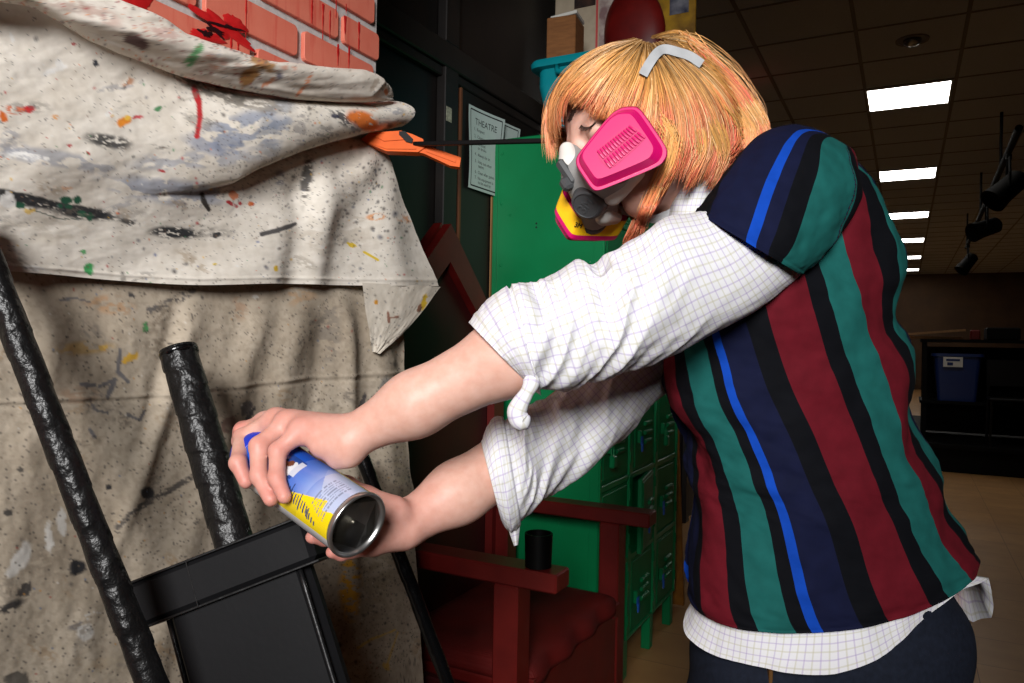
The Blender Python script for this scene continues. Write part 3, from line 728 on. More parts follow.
# ================================================================== drop cloths
class Canvas:
    """vertex-painted cloth: V (nv,nu,3) world; paint stains by photo position of the cloth"""
    def __init__(s, V, base):
        s.V = V; s.nv, s.nu = V.shape[:2]; X, Y = pix(V.reshape(-1, 3)); s.x = X.reshape(s.nv, s.nu); s.y = Y.reshape(s.nv, s.nu)
        s.c = np.tile(lin(base), (s.nv, s.nu, 1)).astype(float)
    def mix(s, m, col):
        m = np.clip(m, 0, 1)[..., None]; s.c = s.c*(1-m) + lin(col)*m
    def blob(s, cx, cy, rx, ry, col, a=1.0, ang=0.0, rough=.5, soft=.25, sc=None):
        dx, dy = s.x-cx, s.y-cy; ca, sa = math.cos(ang), math.sin(ang)
        u, v = (dx*ca+dy*sa)/rx, (-dx*sa+dy*ca)/ry
        sc = sc or 1.6/max(min(rx, ry), 1.5)
        d = np.sqrt(u*u+v*v) + rough*fbm(s.x*sc*.6, s.y*sc*.6, s=int(cx*7+cy*13) % 997, o=3)
        s.mix(a*(1-sstep(1-soft, 1+soft*.3, d)), col)
    def patch(s, cx, cy, rx, ry, col, a=1.0, ang=0.0, grain=.25, cover=.5, seed=0):
        """broken dry-brush patch"""
        dx, dy = s.x-cx, s.y-cy; ca, sa = math.cos(ang), math.sin(ang)
        u, v = (dx*ca+dy*sa)/rx, (-dx*sa+dy*ca)/ry; d = np.sqrt(u*u+v*v)
        n = fbm((dx*ca+dy*sa)*grain*.55, (-dx*sa+dy*ca)*grain*1.2, s=seed+int(cx), o=5)+.12
        s.mix(a*(1-sstep(.5, 1.05, d + .3*fbm(s.x*.04, s.y*.04, s=seed+5)))*sstep(-.02, .16, n+(cover-.62)), col)
    def stroke(s, pts, wd, col, a=1.0, rough=.4, dry=0.0, seed=0):
        pts = np.asarray(pts, float); best = np.full(s.x.shape, 1e9); tt = np.zeros_like(best)
        L = 0
        for k in range(len(pts)-1):
            p, q = pts[k], pts[k+1]; e = q-p; l = np.hypot(*e)
            t = np.clip(((s.x-p[0])*e[0]+(s.y-p[1])*e[1])/(l*l), 0, 1)
            d = np.hypot(s.x-p[0]-t*e[0], s.y-p[1]-t*e[1]); m = d < best; best = np.where(m, d, best); tt = np.where(m, L+t*l, tt); L += l
        wn = wd*(1 + rough*fbm(tt*.12, s.y*.08, s=seed, o=3))
        m = 1-sstep(wn*.7, wn*1.15, best)
        if dry: m = m*sstep(-.25, .1, fbm(s.x*.35, s.y*.5, s=seed+3, o=4)+(.5-dry)*.8)
        s.mix(a*m, col)
    def specks(s, n, rmin, rmax, cols, region, seed=0, a=.85):
        g = np.random.default_rng(seed); x0, y0, x1, y1 = region
        ok = np.argwhere((s.x > x0) & (s.x < x1) & (s.y > y0) & (s.y < y1))
        if len(ok) == 0: return
        for k in range(n):
            j, i = ok[g.integers(len(ok))]; r = rmin + (rmax-rmin)*g.random()**3; col = cols[g.integers(len(cols))]
            w_ = int(r*2.2)+2
            sl = (slice(max(0, j-w_), j+w_+1), slice(max(0, i-w_), i+w_+1))
            dx, dy = s.x[sl]-s.x[j, i], s.y[sl]-s.y[j, i]; an = g.random()*3.1; e = .55+.45*g.random()
            u = dx*math.cos(an)+dy*math.sin(an); v = -dx*math.sin(an)+dy*math.cos(an)
            m = np.clip(1.25 - np.sqrt(u*u+(v/e)**2)/r, 0, 1)*a
            s.c[sl] = s.c[sl]*(1-m[..., None]) + lin(col)*m[..., None]
    def build(s, name, m, parent=None, wrap=False, loc=None, back=.0015):
        V = s.V.reshape(-1, 3); F = grid_faces(s.nu, s.nv, wrap)
        return mesh_obj(name, V, F, m, parent, smooth=True, colors=s.c.reshape(-1, 3), loc=loc)
M_canvas = mat('canvas_cloth', rough=.85, attr='Col', col=(255, 255, 255), col2=(232, 230, 226), nscale=60, ncontrast=.5, bump=.07, bscale=700, bdist=.0008)
def pl(pts, X=-.90): return np.array([PX(x, y, X)[1:] for x, y in pts])   # pixels -> (Y,z) on the cloth's plane
dc = thing('drop_cloth', (-.90, .85, 1.27), 'pale paint-stained canvas drop cloth, rolled over the flat and clamped at its right edge', 'drop cloth', 'drop cloths over the brick flat')
NU, NV = 430, 240
topc = [(-230, -70), (-120, -30), (0, 0), (20, 6), (59, 24), (98, 43), (129, 57), (168, 71), (207, 84), (242, 90), (282, 97), (313, 100), (364, 103), (391, 100)]
botc = [(-230, 258), (-120, 264), (0, 271), (60, 275), (130, 281), (200, 285), (280, 283.5), (340, 285), (400, 286), (440, 286)]
rgt = [(391, 100), (396.5, 110), (397, 118), (393, 128), (389, 140), (393, 158), (407, 200), (425, 245), (440, 286)]
T_, B_, R_ = interp_path(pl(topc), 1200), interp_path(pl(botc), 1200), interp_path(pl(rgt), 600)
def resample_by(A, us, key=0):
    x = A[:, key]; return np.stack([np.interp(x[0]+(x[-1]-x[0])*us, x, A[:, k]) for k in range(2)], 1)
us = np.linspace(0, 1, NU); Tt, Bb = resample_by(T_, us), resample_by(B_, us)
vs = np.linspace(0, 1, NV); Rr = np.stack([np.interp(vs, np.linspace(0, 1, 600), R_[:, k]) for k in range(2)], 1)
G = Tt[None]*(1-vs[:, None, None]) + Bb[None]*vs[:, None, None]
corr = Rr - (Tt[-1]*(1-vs[:, None]) + Bb[-1]*vs[:, None])
G = G + (sstep(.80, 1, us)**1.3)[None, :, None]*corr[:, None, :]
Yg, Zg = G[..., 0], G[..., 1]
def pixgrid(Y, Z, X=-.90):
    pp = np.stack([np.full_like(Y, X), Y, Z], -1); return pix(pp.reshape(-1, 3))
xx, yy = (q.reshape(NV, NU) for q in pixgrid(Yg, Zg))
def polyy(pts, x): p = np.array(pts, float); return np.interp(x, p[:, 0], p[:, 1])
fold = polyy([(-300, 190), (60, 190), (150, 197), (200, 192), (230, 186), (254, 172), (297, 154), (325, 145), (360, 136), (392, 130)], xx)
amt = sstep(120, 300, xx)                      # the overhang dies out towards the left
top_y = polyy(topc, xx)
rel = np.clip((yy-top_y)/np.maximum(fold-top_y, 3), 0, 1.5)
h = .018 + amt*.050*np.where(rel < 1, np.sqrt(np.clip(1-(2*np.clip(rel, 0, 1)-1.05)**2, 0, 1)), 0)*(1-sstep(.93, 1.02, rel))
h += (1-amt)*.030*np.exp(-((rel-.72)/.45)**2)
d_ = yy-fold
h += -.016*amt*np.exp(-(d_/9.)**2)*(d_ > -2)
# soft drapery: pulled folds radiating from the clamp
ang = np.arctan2(yy-138, 396-xx); rad = np.hypot(yy-138, 396-xx)
h += .006*np.sin(ang*9+.6)*sstep(15, 70, rad)*(1-sstep(200, 330, rad))*sstep(-5, 12, d_)
h += .011*np.exp(-((xx-(330-.08*(yy-150)))/13.)**2)*sstep(5, 40, d_) - .008*np.exp(-((xx-(308-.10*(yy-150)))/12.)**2)*sstep(5, 40, d_)
h += .009*np.exp(-((xx-(365+.25*(yy-150)))/16.)**2)*sstep(0, 30, d_)
h += .0060*fbm(xx*.009+yy*.004, yy*.018, s=11, o=2) + .0012*fbm(xx*.035, yy*.08, s=12, o=2) + .00035*fbm(xx*.16, yy*.3, s=13, o=2)
h += .010*sstep(225, 285, yy)*np.sin(xx*.031+1)*.5 + .004*sstep(240, 285, yy)
h += .024*np.exp(-np.clip(yy-top_y, 0, None)/16.)*(1-sstep(120, 260, xx))
h += .0016*np.exp(-((yy-polyy(botc, xx)+6)/1.6)**2)           # stitched hem
Vc = np.stack([-.925+h, Yg, Zg], -1)
cv = Canvas(Vc, (232, 225, 214))
cv.mix(.35*sstep(-.1, .5, fbm(cv.x*.015, cv.y*.02, s=31, o=4)), (196, 184, 168))
# grey-blue washes
for a in ((250, 130, 55, 22, (128, 140, 165), .75, -.1), (165, 190, 75, 18, (140, 148, 168), .75, .12), (60, 160, 75, 10, (152, 156, 168), .7, .17), (275, 125, 18, 40, (140, 150, 168), .6, .3), (215, 145, 40, 12, (120, 134, 166), .6, .2), (195, 160, 95, 12, (138, 146, 166), .55, -.1),
          (240, 92, 30, 12, (105, 100, 92), .5, .3), (215, 85, 35, 10, (90, 84, 74), .45, .35), (180, 78, 20, 8, (96, 110, 84), .4, .4), (300, 130, 10, 40, (120, 118, 122), .55, .12), (352, 170, 12, 60, (190, 180, 168), .5, .1), (330, 240, 60, 20, (196, 184, 168), .5, 0), (40, 230, 60, 16, (198, 188, 172), .5, 0)):
    cv.patch(*a[:5], a=a[5], ang=a[6], grain=.12, cover=.62, seed=3)
# black brushed bands
cv.patch(35, 202, 62, 7.5, (44, 44, 46), 1, .19, grain=.45, cover=.86, seed=7); cv.patch(88, 214, 46, 7.5, (40, 42, 46), 1, .12, .45, .86, 8); cv.stroke([(0, 192), (30, 198), (70, 207), (100, 213)], 3.6, (46, 46, 48), .95, .5, dry=.15, seed=3)
cv.patch(128, 222, 14, 4, (50, 50, 52), .9, .3, .4, .6, 9); cv.patch(178, 233, 32, 7, (46, 47, 50), 1, .08, .4, .76, 10); cv.blob(217, 235, 5, 3, (42, 44, 48), 1, 0, .5)
cv.patch(108, 141, 28, 9, (56, 55, 55), .95, .16, .45, .75, 11); cv.patch(158, 147, 16, 3, (90, 86, 82), .6, .1, .4, .5, 12); cv.patch(348, 120, 26, 9, (50, 48, 56), .9, .5, .4, .6, 14); cv.patch(335, 116, 6, 3, (40, 44, 70), .9, .2, .3, .7, 14)
cv.patch(306, 182, 7, 32, (70, 66, 64), .9, .12, .4, .7, 15); cv.patch(327, 135, 14, 12, (80, 80, 84), .5, .4, .4, .5, 16); cv.patch(280, 178, 8, 10, (86, 94, 120), .7, 0, .3, .6, 17)
cv.stroke([(262, 234), (275, 231), (288, 227), (295, 224)], 2.2, (66, 64, 66), .95, .6); cv.stroke([(202, 194), (204, 202), (209, 210)], 2.2, (52, 46, 42), 1, .5); cv.blob(96, 63, 3, 4, (60, 62, 70), 1)
# green
for (x, y, a, b_) in ((66, 200, 7, 4.5), (77, 200, 5, 4.5), (60, 206, 3, 2.5), (69, 207, 4, 2.5), (82, 214, 5, 4), (90, 217, 3, 5), (19, 205, 6, 4)): cv.blob(x, y, a, b_, (30, 84, 60), 1, .1, .35)
cv.blob(89, 269, 5.5, 6, (72, 170, 98), 1, .4, .4); cv.blob(84, 252, 3, 2, (80, 170, 100), .9, .5); cv.blob(159, 109, 5, 3, (40, 130, 70), .9, -.3, .7); cv.blob(164, 65, 3, 2, (40, 130, 70), .8); cv.stroke([(30, 209), (60, 219), (80, 219)], .7, (50, 74, 64), .8)
# red, orange, yellow, white
cv.stroke([(194, 87), (199, 103), (200, 118), (197, 136)], 3.0, (190, 38, 44), 1, .45); cv.blob(28, 109, 8, 4, (196, 34, 40), 1, .05, .5); cv.patch(14, 110, 16, 5, (214, 110, 70), .95, .1, .35, .6, 21); cv.blob(3, 116, 4, 6, (222, 110, 40), 1, -.3, .5)
cv.blob(124, 122, 8, 4.5, (228, 140, 40), 1, -.3, .8); cv.blob(137, 117, 6, 2, (200, 40, 60), .9, -.1, .6); cv.blob(128, 118, 4, 2.5, (240, 190, 70), 1); cv.patch(128, 82, 9, 6, (190, 120, 66), .8, -.5, .4, .5, 22); cv.patch(56, 117, 5, 3, (226, 150, 60), .9, .2, .4, .6, 23)
for (x, y) in ((162, 171), (230, 203), (228, 202), (236, 206), (240, 203), (70, 146), (88, 153), (74, 44), (252, 204)): cv.blob(x, y, 4 if x in (162, 230) else 2.6, 1.8, (184, 36, 44), .95, .2 if x < 200 else .7, .6)
cv.blob(234, 195, 4.5, 4, (224, 130, 80), .9, -.5, .7); cv.blob(251, 204, 3, 2.5, (226, 120, 60), .9); cv.patch(364, 121, 22, 10, (224, 118, 42), 1, .45, .25, .9, 24); cv.patch(372, 106, 16, 5, (224, 150, 100), .6, .3, .3, .5, 25)
cv.patch(376, 217, 11, 4, (222, 150, 90), .85, -.05, .4, .55, 26); cv.patch(405, 219, 9, 5, (220, 150, 96), .8, .1, .4, .5, 27); cv.patch(64, 188, 12, 5, (226, 160, 110), .6, 0, .3, .45, 28)
cv.blob(352, 245, 5, 2.4, (224, 190, 60), 1, .4, .6); cv.stroke([(364, 252), (371, 256), (378, 260)], 1.4, (226, 194, 60), 1, .5); cv.blob(276, 268, 2.4, 4, (224, 186, 60), 1, .2); cv.blob(215, 264, 2, 1.5, (220, 190, 70), .9); cv.blob(30, 211, 6, 3, (226, 184, 70), .8, 0, .8)
for (x, y, a, b_, an) in ((12, 38, 1.8, 7, -.3), (55, 70, 14, 3, -.3), (60, 64, 5, 5, 0), (24, 156, 22, 4, .12), (7, 201, 7, 8, 0), (109, 114, 4, 3, 0), (34, 268, 12, 3, .1)): cv.blob(x, y, a, b_, (238, 236, 232), .92, an, .55)
cv.stroke([(262, 175), (240, 200), (228, 215)], 1, (196, 190, 184), .5)
gs = np.random.default_rng(91)
for k in range(70): cv.patch(gs.uniform(-150, 430), gs.uniform(0, 285), gs.uniform(8, 34), gs.uniform(3, 10), [(150, 140, 126), (120, 116, 114), (170, 150, 124), (132, 136, 150), (96, 92, 90)][k % 5], a=gs.uniform(.25, .6), ang=gs.uniform(-.4, .6), grain=.35, cover=.58, seed=k)
cv.patch(212, 90, 46, 10, (88, 82, 74), a=.75, ang=.38, grain=.3, cover=.7, seed=301); cv.patch(262, 104, 30, 12, (120, 112, 102), a=.6, ang=.2, grain=.3, cover=.65, seed=302)
cols = [(60, 58, 60), (90, 88, 92), (110, 112, 124), (70, 66, 60), (120, 116, 112), (130, 100, 80), (90, 60, 50)]
cv.specks(1500, .4, 1.6, cols, (-240, -80, 450, 290), 1, .7); cv.specks(500, .4, 1.6, cols[:4], (180, 70, 330, 240), 2, .75); cv.specks(260, .7, 2.2, [(186, 40, 44), (222, 120, 60), (226, 180, 80), (60, 140, 90), (90, 110, 160), (236, 234, 230)], (-240, -80, 450, 290), 3, .85)
cv.specks(60, 1.5, 4.0, cols[:3], (-240, -80, 450, 290), 4, .8); cv.specks(120, .8, 2.4, [(52, 50, 56)], (320, 160, 430, 240), 6, .8)
cv.build('hanging_panel', M_canvas, dc)
# the rolled top edge
up = [(-230, -195), (-100, -110), (30, -42), (113, 0), (156, 20), (188, 35), (235, 51), (266, 61), (289, 63), (325, 67.5), (360, 70), (376, 80), (387, 90), (392, 97)]
lo = [(-230, -62), (-120, -20), (-40, 0), (20, 4), (59, 22), (98, 41), (150, 61), (185, 74), (215, 82), (262, 92), (303, 99), (360, 102), (380, 101), (391, 99)]
NR, NT = 330, 64
U_, L_ = interp_path(up, NR), interp_path(lo, NR); Vr = np.zeros((NR, NT, 3))
for i in range(NR):
    a, b_ = PX(*U_[i], -.872), PX(*L_[i], -.872); c = (a+b_)/2; v1 = (a-b_)/2; r_ = np.linalg.norm(v1)
    nx = np.array([1., 0, 0]); dep = min(r_*.95, .036)*(.35+.65*float(sstep(60, 230, U_[i][0])))
    for k in range(NT):
        t = 2*math.pi*k/NT
        q = 1 + .05*float(fbm(i*.03, math.cos(t)*1.5, math.sin(t)*1.5, s=5))
        Vr[i, k] = c + v1*math.cos(t)*q + nx*dep*math.sin(t)*q
ii = np.arange(NR)[:, None]*np.ones((1, NT)); th = 2*np.pi*np.arange(NT)[None]/NT*np.ones((NR, 1))
# creases that run along the roll
cr_ = .0035*np.sin(th*3+ii*.02+2*fbm(ii*.02, 0, s=8)) + .0028*fbm(ii*.07, np.cos(th)*2.2, np.sin(th)*2.2, s=9, o=3)
Vr[..., 0] += cr_*np.sign(np.sin(th))*sstep(0, .4, np.abs(np.sin(th))); Vr[..., 2] += cr_*.6*np.cos(th)
rc = Canvas(Vr, (230, 222, 211))
rc.mix(.4*sstep(-.1, .5, fbm(rc.x*.02, rc.y*.03, s=33, o=4)), (194, 180, 164))
for a in ((135, 40, 17, 8, (96, 66, 66), .95, .45), (60, 0, 40, 10, (176, 150, 140), .6, .4), (100, 15, 30, 9, (178, 130, 116), .5, .45), (165, 35, 26, 10, (166, 104, 96), .5, .4), (215, 62, 14, 10, (196, 126, 92), .5, .5), (230, 68, 22, 9, (190, 130, 110), .45, .2)): rc.patch(*a[:5], a=a[5], ang=a[6], grain=.2, cover=.6, seed=41)
rc.blob(136, 42, 15, 6.5, (92, 62, 62), .95, .4, .4); rc.blob(249, 76, 12, 8, (176, 124, 60), .95, -.6, .5); rc.blob(262, 63, 14, 6, (178, 128, 66), .9, .5, .6); rc.blob(255, 68, 4, 4, (214, 170, 110), .9)
rc.stroke([(200, 47), (194, 56), (188, 64)], 5, (64, 158, 88), .85, .5, dry=.35, seed=4); rc.blob(192, 60, 3, 2, (40, 140, 70), .9)
rc.stroke([(312, 73), (305, 86), (297, 95)], 2, (224, 136, 90), .9, .5, dry=.4); rc.stroke([(274, 78), (264, 86)], 2.4, (226, 130, 70), .8, .5, dry=.4); rc.blob(280, 76, 4, 4, (84, 84, 110), .8); rc.blob(375, 84, 3, 8, (150, 130, 110), .6, .5); rc.blob(386, 92, 2.5, 3, (226, 130, 60), .9)
rc.patch(218, 54, 14, 6, (150, 160, 172), .7, .5, .3, .55, 44); rc.patch(290, 68, 12, 3, (220, 150, 120), .7, .1, .4, .5, 45)
rc.specks(700, .6, 2.4, [(200, 110, 80), (170, 70, 70), (90, 84, 90), (224, 140, 80), (110, 100, 100), (150, 80, 90)], (-240, -200, 280, 110), 51, .75); rc.specks(260, .5, 1.5, cols, (200, 40, 395, 110), 52, .6)
V = Vr.reshape(-1, 3); F = grid_faces(NT, NR, True); F.append(tuple(range(NT))[::-1]); F.append(tuple((NR-1)*NT+k for k in range(NT)))
mesh_obj('rolled_edge', V, F, M_canvas, dc, smooth=True, colors=rc.c.reshape(-1, 3))
# loose corner hanging behind the hem
fa = pl([(356, 283), (362, 325), (366, 351)], -.915); fb = pl([(436, 287), (406, 325), (375, 354)], -.905)
A_, B2 = interp_path(fa, 70), interp_path(fb, 70); Vf = np.zeros((70, 70, 3))
for j in range(70):
    for i in range(70):
        s = i/69; y, z = A_[j]*(1-s)+B2[j]*s
        Vf[j, i] = (-.901 + .012*math.sin(s*3.1)*(1-j/90) + .008*s*s + .0025*float(fbm(i*.08, j*.05, s=77)), y, z)
fc = Canvas(Vf, (218, 209, 195)); fc.blob(424, 302, 3, 8, (224, 186, 50), 1, .25, .5); fc.blob(419, 309, 2.4, 5, (130, 84, 60), .95, .2, .6); fc.stroke([(390, 318), (398, 317)], 1, (150, 100, 80), .9); fc.stroke([(388, 312), (389, 322)], 1.3, (140, 90, 70), .9); fc.blob(376, 302, 1.8, 2.6, (214, 150, 50), 1); fc.specks(80, .5, 1.6, cols, (340, 280, 450, 360), 61, .7)
fc.build('corner_flap', M_canvas, dc)

# lower, dirtier cloth
dl_ = thing('drop_cloth', (-.92, .85, 0), 'dirtier brown-grey canvas drop cloth hanging below the pale one to the floor', 'drop cloth', 'drop cloths over the brick flat')
NU, NV = 430, 400
topc = [(-230, 225), (0, 250), (200, 262), (400, 262), (421, 262)]
rgt_px = [(404, 262), (402, 330), (403, 400), (409, 470), (415, 560), (421, 683)]
RR = pl(rgt_px, -.925); zb = 0.004
RR = np.vstack([RR, [RR[-1, 0]+.015, .4], [RR[-1, 0]+.02, zb]])
vs = np.concatenate([np.linspace(0, .62, 340), np.linspace(.62, 1, 61)[1:]]); 
ztop = np.interp(np.linspace(0, 1, NU), [0, 1], [PX(-230, 225, -.92)[2], RR[0, 1]])
Yl = PX(-230, 240, -.92)[1]
Zg = ztop[None]*(1-vs[:, None]) + zb*vs[:, None]
zr = Zg[:, -1]; Yr = np.interp(-zr, -RR[:, 1], RR[:, 0])
uu = np.linspace(0, 1, NU); Yg = Yl + (Yr[:, None]-Yl)*uu[None]
xx, yy = (q.reshape(len(vs), NU) for q in pixgrid(Yg, Zg, -.92))
h = .004 + .008*fbm(xx*.012, yy*.005, s=61, o=2) + .0024*fbm(xx*.05, yy*.022, s=62, o=2) + .0005*fbm(xx*.2, yy*.2, s=63, o=2)
for (x0, sl, wd, am) in ((344, .02, 9, .014), (325, -.12, 12, -.010), (300, -.25, 14, .010), (375, .06, 12, .012), (395, .1, 8, -.008), (262, -.3, 14, .011), (196, -.35, 13, .011), (180, -.3, 9, -.006), (120, .1, 22, .006), (60, -.2, 18, .006), (415, .09, 6, .014)):
    h += am*np.exp(-((xx-(x0+sl*(yy-300)))/wd)**2)*sstep(255, 300, yy)*(1-.6*sstep(420, 640, yy))
seam = polyy([(-230, 388), (0, 402), (162, 394), (300, 378), (401, 372)], xx)
h += .0022*np.exp(-((yy-seam)/1.6)**2) - .0016*np.exp(-((yy-seam-4.5)/1.5)**2)
h += .010*np.exp(-((yy-478-.35*(xx-380))/12)**2)*np.exp(-((xx-395)/40)**2)
h = np.maximum(h + .006, .003); h = h*(.15+.85*sstep(285, 345, yy))
Vc = np.stack([-.927+h, Yg, Zg], -1)
lc = Canvas(Vc, (188, 175, 157))
lc.mix(.65*sstep(-.25, .5, fbm(lc.x*.012, lc.y*.012, s=71, o=4)), (152, 138, 120)); lc.mix(.4*sstep(0, .5, fbm(lc.x*.05, lc.y*.05, s=72, o=4)), (182, 168, 148)); lc.mix(.25*sstep(.0, .3, fbm(lc.x*.3, lc.y*.3, s=73, o=3)), (120, 106, 90))
for a in ((112, 305, 30, 12, (176, 128, 78), .55, .1), (85, 348, 36, 8, (186, 148, 70), .6, -.05), (80, 395, 24, 10, (150, 108, 76), .4, 0), (300, 290, 22, 20, (186, 146, 104), .5, 0), (240, 305, 10, 18, (166, 128, 98), .5, 0), (350, 580, 13, 44, (206, 150, 26), .95, -.02), (350, 540, 10, 20, (176, 130, 40), .7, 0), (330, 330, 16, 40, (110, 104, 98), .5, 0), (50, 560, 30, 26, (112, 100, 86), .4, 0), (376, 560, 22, 90, (120, 104, 72), .4, 0), (400, 450, 10, 80, (182, 168, 140), .5, 0)): lc.patch(*a[:5], a=a[5], ang=a[6], grain=.22, cover=.62, seed=75)
lc.blob(130, 358, 9, 4, (204, 160, 50), .95, -.5, .7); lc.blob(103, 348, 5, 3, (206, 166, 70), .9, -.2, .6); lc.blob(145, 328, 3.4, 6, (60, 140, 78), .95, .1, .6)
for pth, wd in (([(82, 384), (100, 386), (115, 380), (108, 396)], 2.2), ([(120, 350), (118, 372), (128, 382)], 2), ([(128, 415), (140, 420), (144, 412)], 2), ([(90, 400), (95, 410), (108, 413)], 1.2), ([(90, 430), (94, 436)], 2.4), ([(60, 300), (75, 298), (90, 302)], 1.2)): lc.stroke(pth, wd, (84, 86, 96), .8, .6, seed=int(wd*10))
lc.blob(147, 493, 7, 7, (40, 39, 42), 1, 0, .3); lc.blob(109, 487, 3.6, 3, (44, 42, 44), 1); lc.blob(76, 567, 9, 8, (36, 35, 38), 1, .2, .5); lc.blob(131, 295, 5, 3, (52, 52, 56), .9, .1, .6); lc.blob(8, 513, 5, 4, (50, 48, 48), .9); lc.blob(20, 470, 3, 3, (70, 66, 62), .9)
lc.stroke([(192, 477), (165, 493), (140, 507), (118, 527)], 3.2, (62, 58, 58), .85, .4, dry=.3, seed=9); lc.stroke([(150, 310), (180, 298), (196, 288)], 4, (66, 66, 72), .8, .4, dry=.45, seed=19); lc.patch(352, 205+190, 14, 12, (46, 46, 54), .5, 0, .3, .5, 20)
lc.patch(10, 607, 22, 7, (40, 38, 40), .95, -.45, .3, .72, 76); lc.blob(24, 590, 6, 10, (42, 40, 42), .9, .5, .7); lc.blob(16, 680, 14, 7, (52, 50, 50), .8, 0, .7); lc.patch(78, 626, 14, 6, (84, 86, 94), .8, -.2, .25, .7, 77)
for (x, y, a, b_, an) in ((19, 560, 22, 8, -.95), (49, 538, 4.5, 15, -.05), (62, 522, 5, 13, -.15), (87, 632, 9, 10, 0)): lc.blob(x, y, a, b_, (206, 202, 196), .95, an, .5)
lc.stroke([(88, 620), (86, 616), (92, 612), (101, 613)], .8, (196, 192, 186), .9)
lc.blob(246, 408, 5, 9, (60, 56, 62), .8, .5, .5); lc.blob(250, 415, 2.5, 9, (48, 46, 50), .9, .6, .5); lc.blob(228, 425, 7, 9, (104, 66, 60), .7, .2, .6); lc.blob(362, 403, 2.5, 10, (54, 54, 66), .8, .4, .5); lc.blob(386, 385, 8, 8, (84, 88, 96), .6, .2, .7)
lc.stroke([(395, 630), (370, 640), (358, 648)], 1.3, (200, 166, 90), .9, .5); lc.stroke([(398, 632), (392, 650), (386, 668)], 1.1, (196, 160, 84), .8, .5); lc.blob(386, 666, 5, 4, (196, 156, 70), .8, 0, .7); lc.blob(430, 590, 4, 4, (196, 150, 40), .5); lc.blob(255, 297, 3.6, 2.4, (206, 202, 194), .95)
for k in range(90): lc.patch(gs.uniform(-150, 430), gs.uniform(285, 683), gs.uniform(6, 30), gs.uniform(4, 16), [(120, 106, 90), (96, 88, 80), (186, 172, 150), (150, 120, 84), (84, 82, 84)][k % 5], a=gs.uniform(.25, .55), ang=gs.uniform(-1.2, 1.2), grain=.35, cover=.58, seed=k+400)
cols2 = [(48, 46, 46), (70, 66, 64), (92, 86, 80), (40, 40, 44), (110, 98, 84)]
lc.specks(3600, .4, 1.5, cols2, (-240, 240, 430, 700), 81, .75); lc.specks(1100, .5, 1.8, cols2, (140, 430, 430, 683), 82, .8); lc.specks(420, .5, 1.8, [(206, 200, 190), (190, 176, 150), (180, 130, 60), (150, 60, 50), (90, 110, 140)], (-240, 240, 430, 700), 83, .75); lc.specks(70, 1.5, 3.4, cols2[:4], (-240, 280, 430, 690), 84, .85)
V = Vc.reshape(-1, 3)
lc.build('hanging_panel', M_canvas, dl_)

# ================================================================== orange bar clamp
M_or = mat('clamp_orange', (224, 96, 14), .55, col2=(206, 84, 8), nscale=30, spec=.2); M_bar = mat('clamp_bar_black', (12, 12, 13), .55, spec=.15)
D0 = 1.405
cl = thing('bar_clamp', PX(400, 141, -.86), 'orange bar clamp with a long black bar, pinching the cloth at the flat edge', 'clamp')
m_ = MB()
def pprism(mb, pts, d, t): mb.prism([P(x, y, d) for x, y in pts], CF*t)
pprism(m_, [(361, 139), (370, 132.5), (401, 130.6), (412, 134), (423, 139), (424.6, 147.5), (418, 152), (386, 151), (365, 142)], D0, .030)
pprism(m_, [(372, 134.5), (400, 132.8), (409, 136), (410, 139), (384, 141)], D0-.0025, .004)
pprism(m_, [(366, 142), (386, 146.5), (416, 147.5), (416, 149), (386, 148.8)], D0-.0022, .004)
o = m_.build('jaw', M_or, cl); fix_normals(o)
m_ = MB(); pprism(m_, [(423, 144), (428, 146), (461, 157.5), (459.5, 167), (450, 165.6), (424, 153.5), (418, 152)], D0+.004, .022); pprism(m_, [(426, 148.5), (456, 159.5), (455.5, 162.5), (426, 151.5)], D0+.002, .003); o = m_.build('grip_handle', M_or, cl); fix_normals(o)
m_ = MB(); pprism(m_, [(399, 131.2), (405, 131), (413, 139), (412, 143), (406, 141.5), (399, 134.5)], D0-.004, .012); o = m_.build('release_lever', M_bar, cl); fix_normals(o)
ba, bb_ = P(408, 144.2, D0+.012), P(660, 138, 1.17)
m_ = MB(); m_.bar(ba, bb_, .010, .0075, bev=.001); m_.build('bar', M_bar, cl)
m_ = MB(); q0, q1 = P(640, 138.5, 1.195), P(664, 138, 1.165); m_.bar(q0, q1, .03, .07, bev=.006); m_.build('fixed_jaw', M_or, cl)

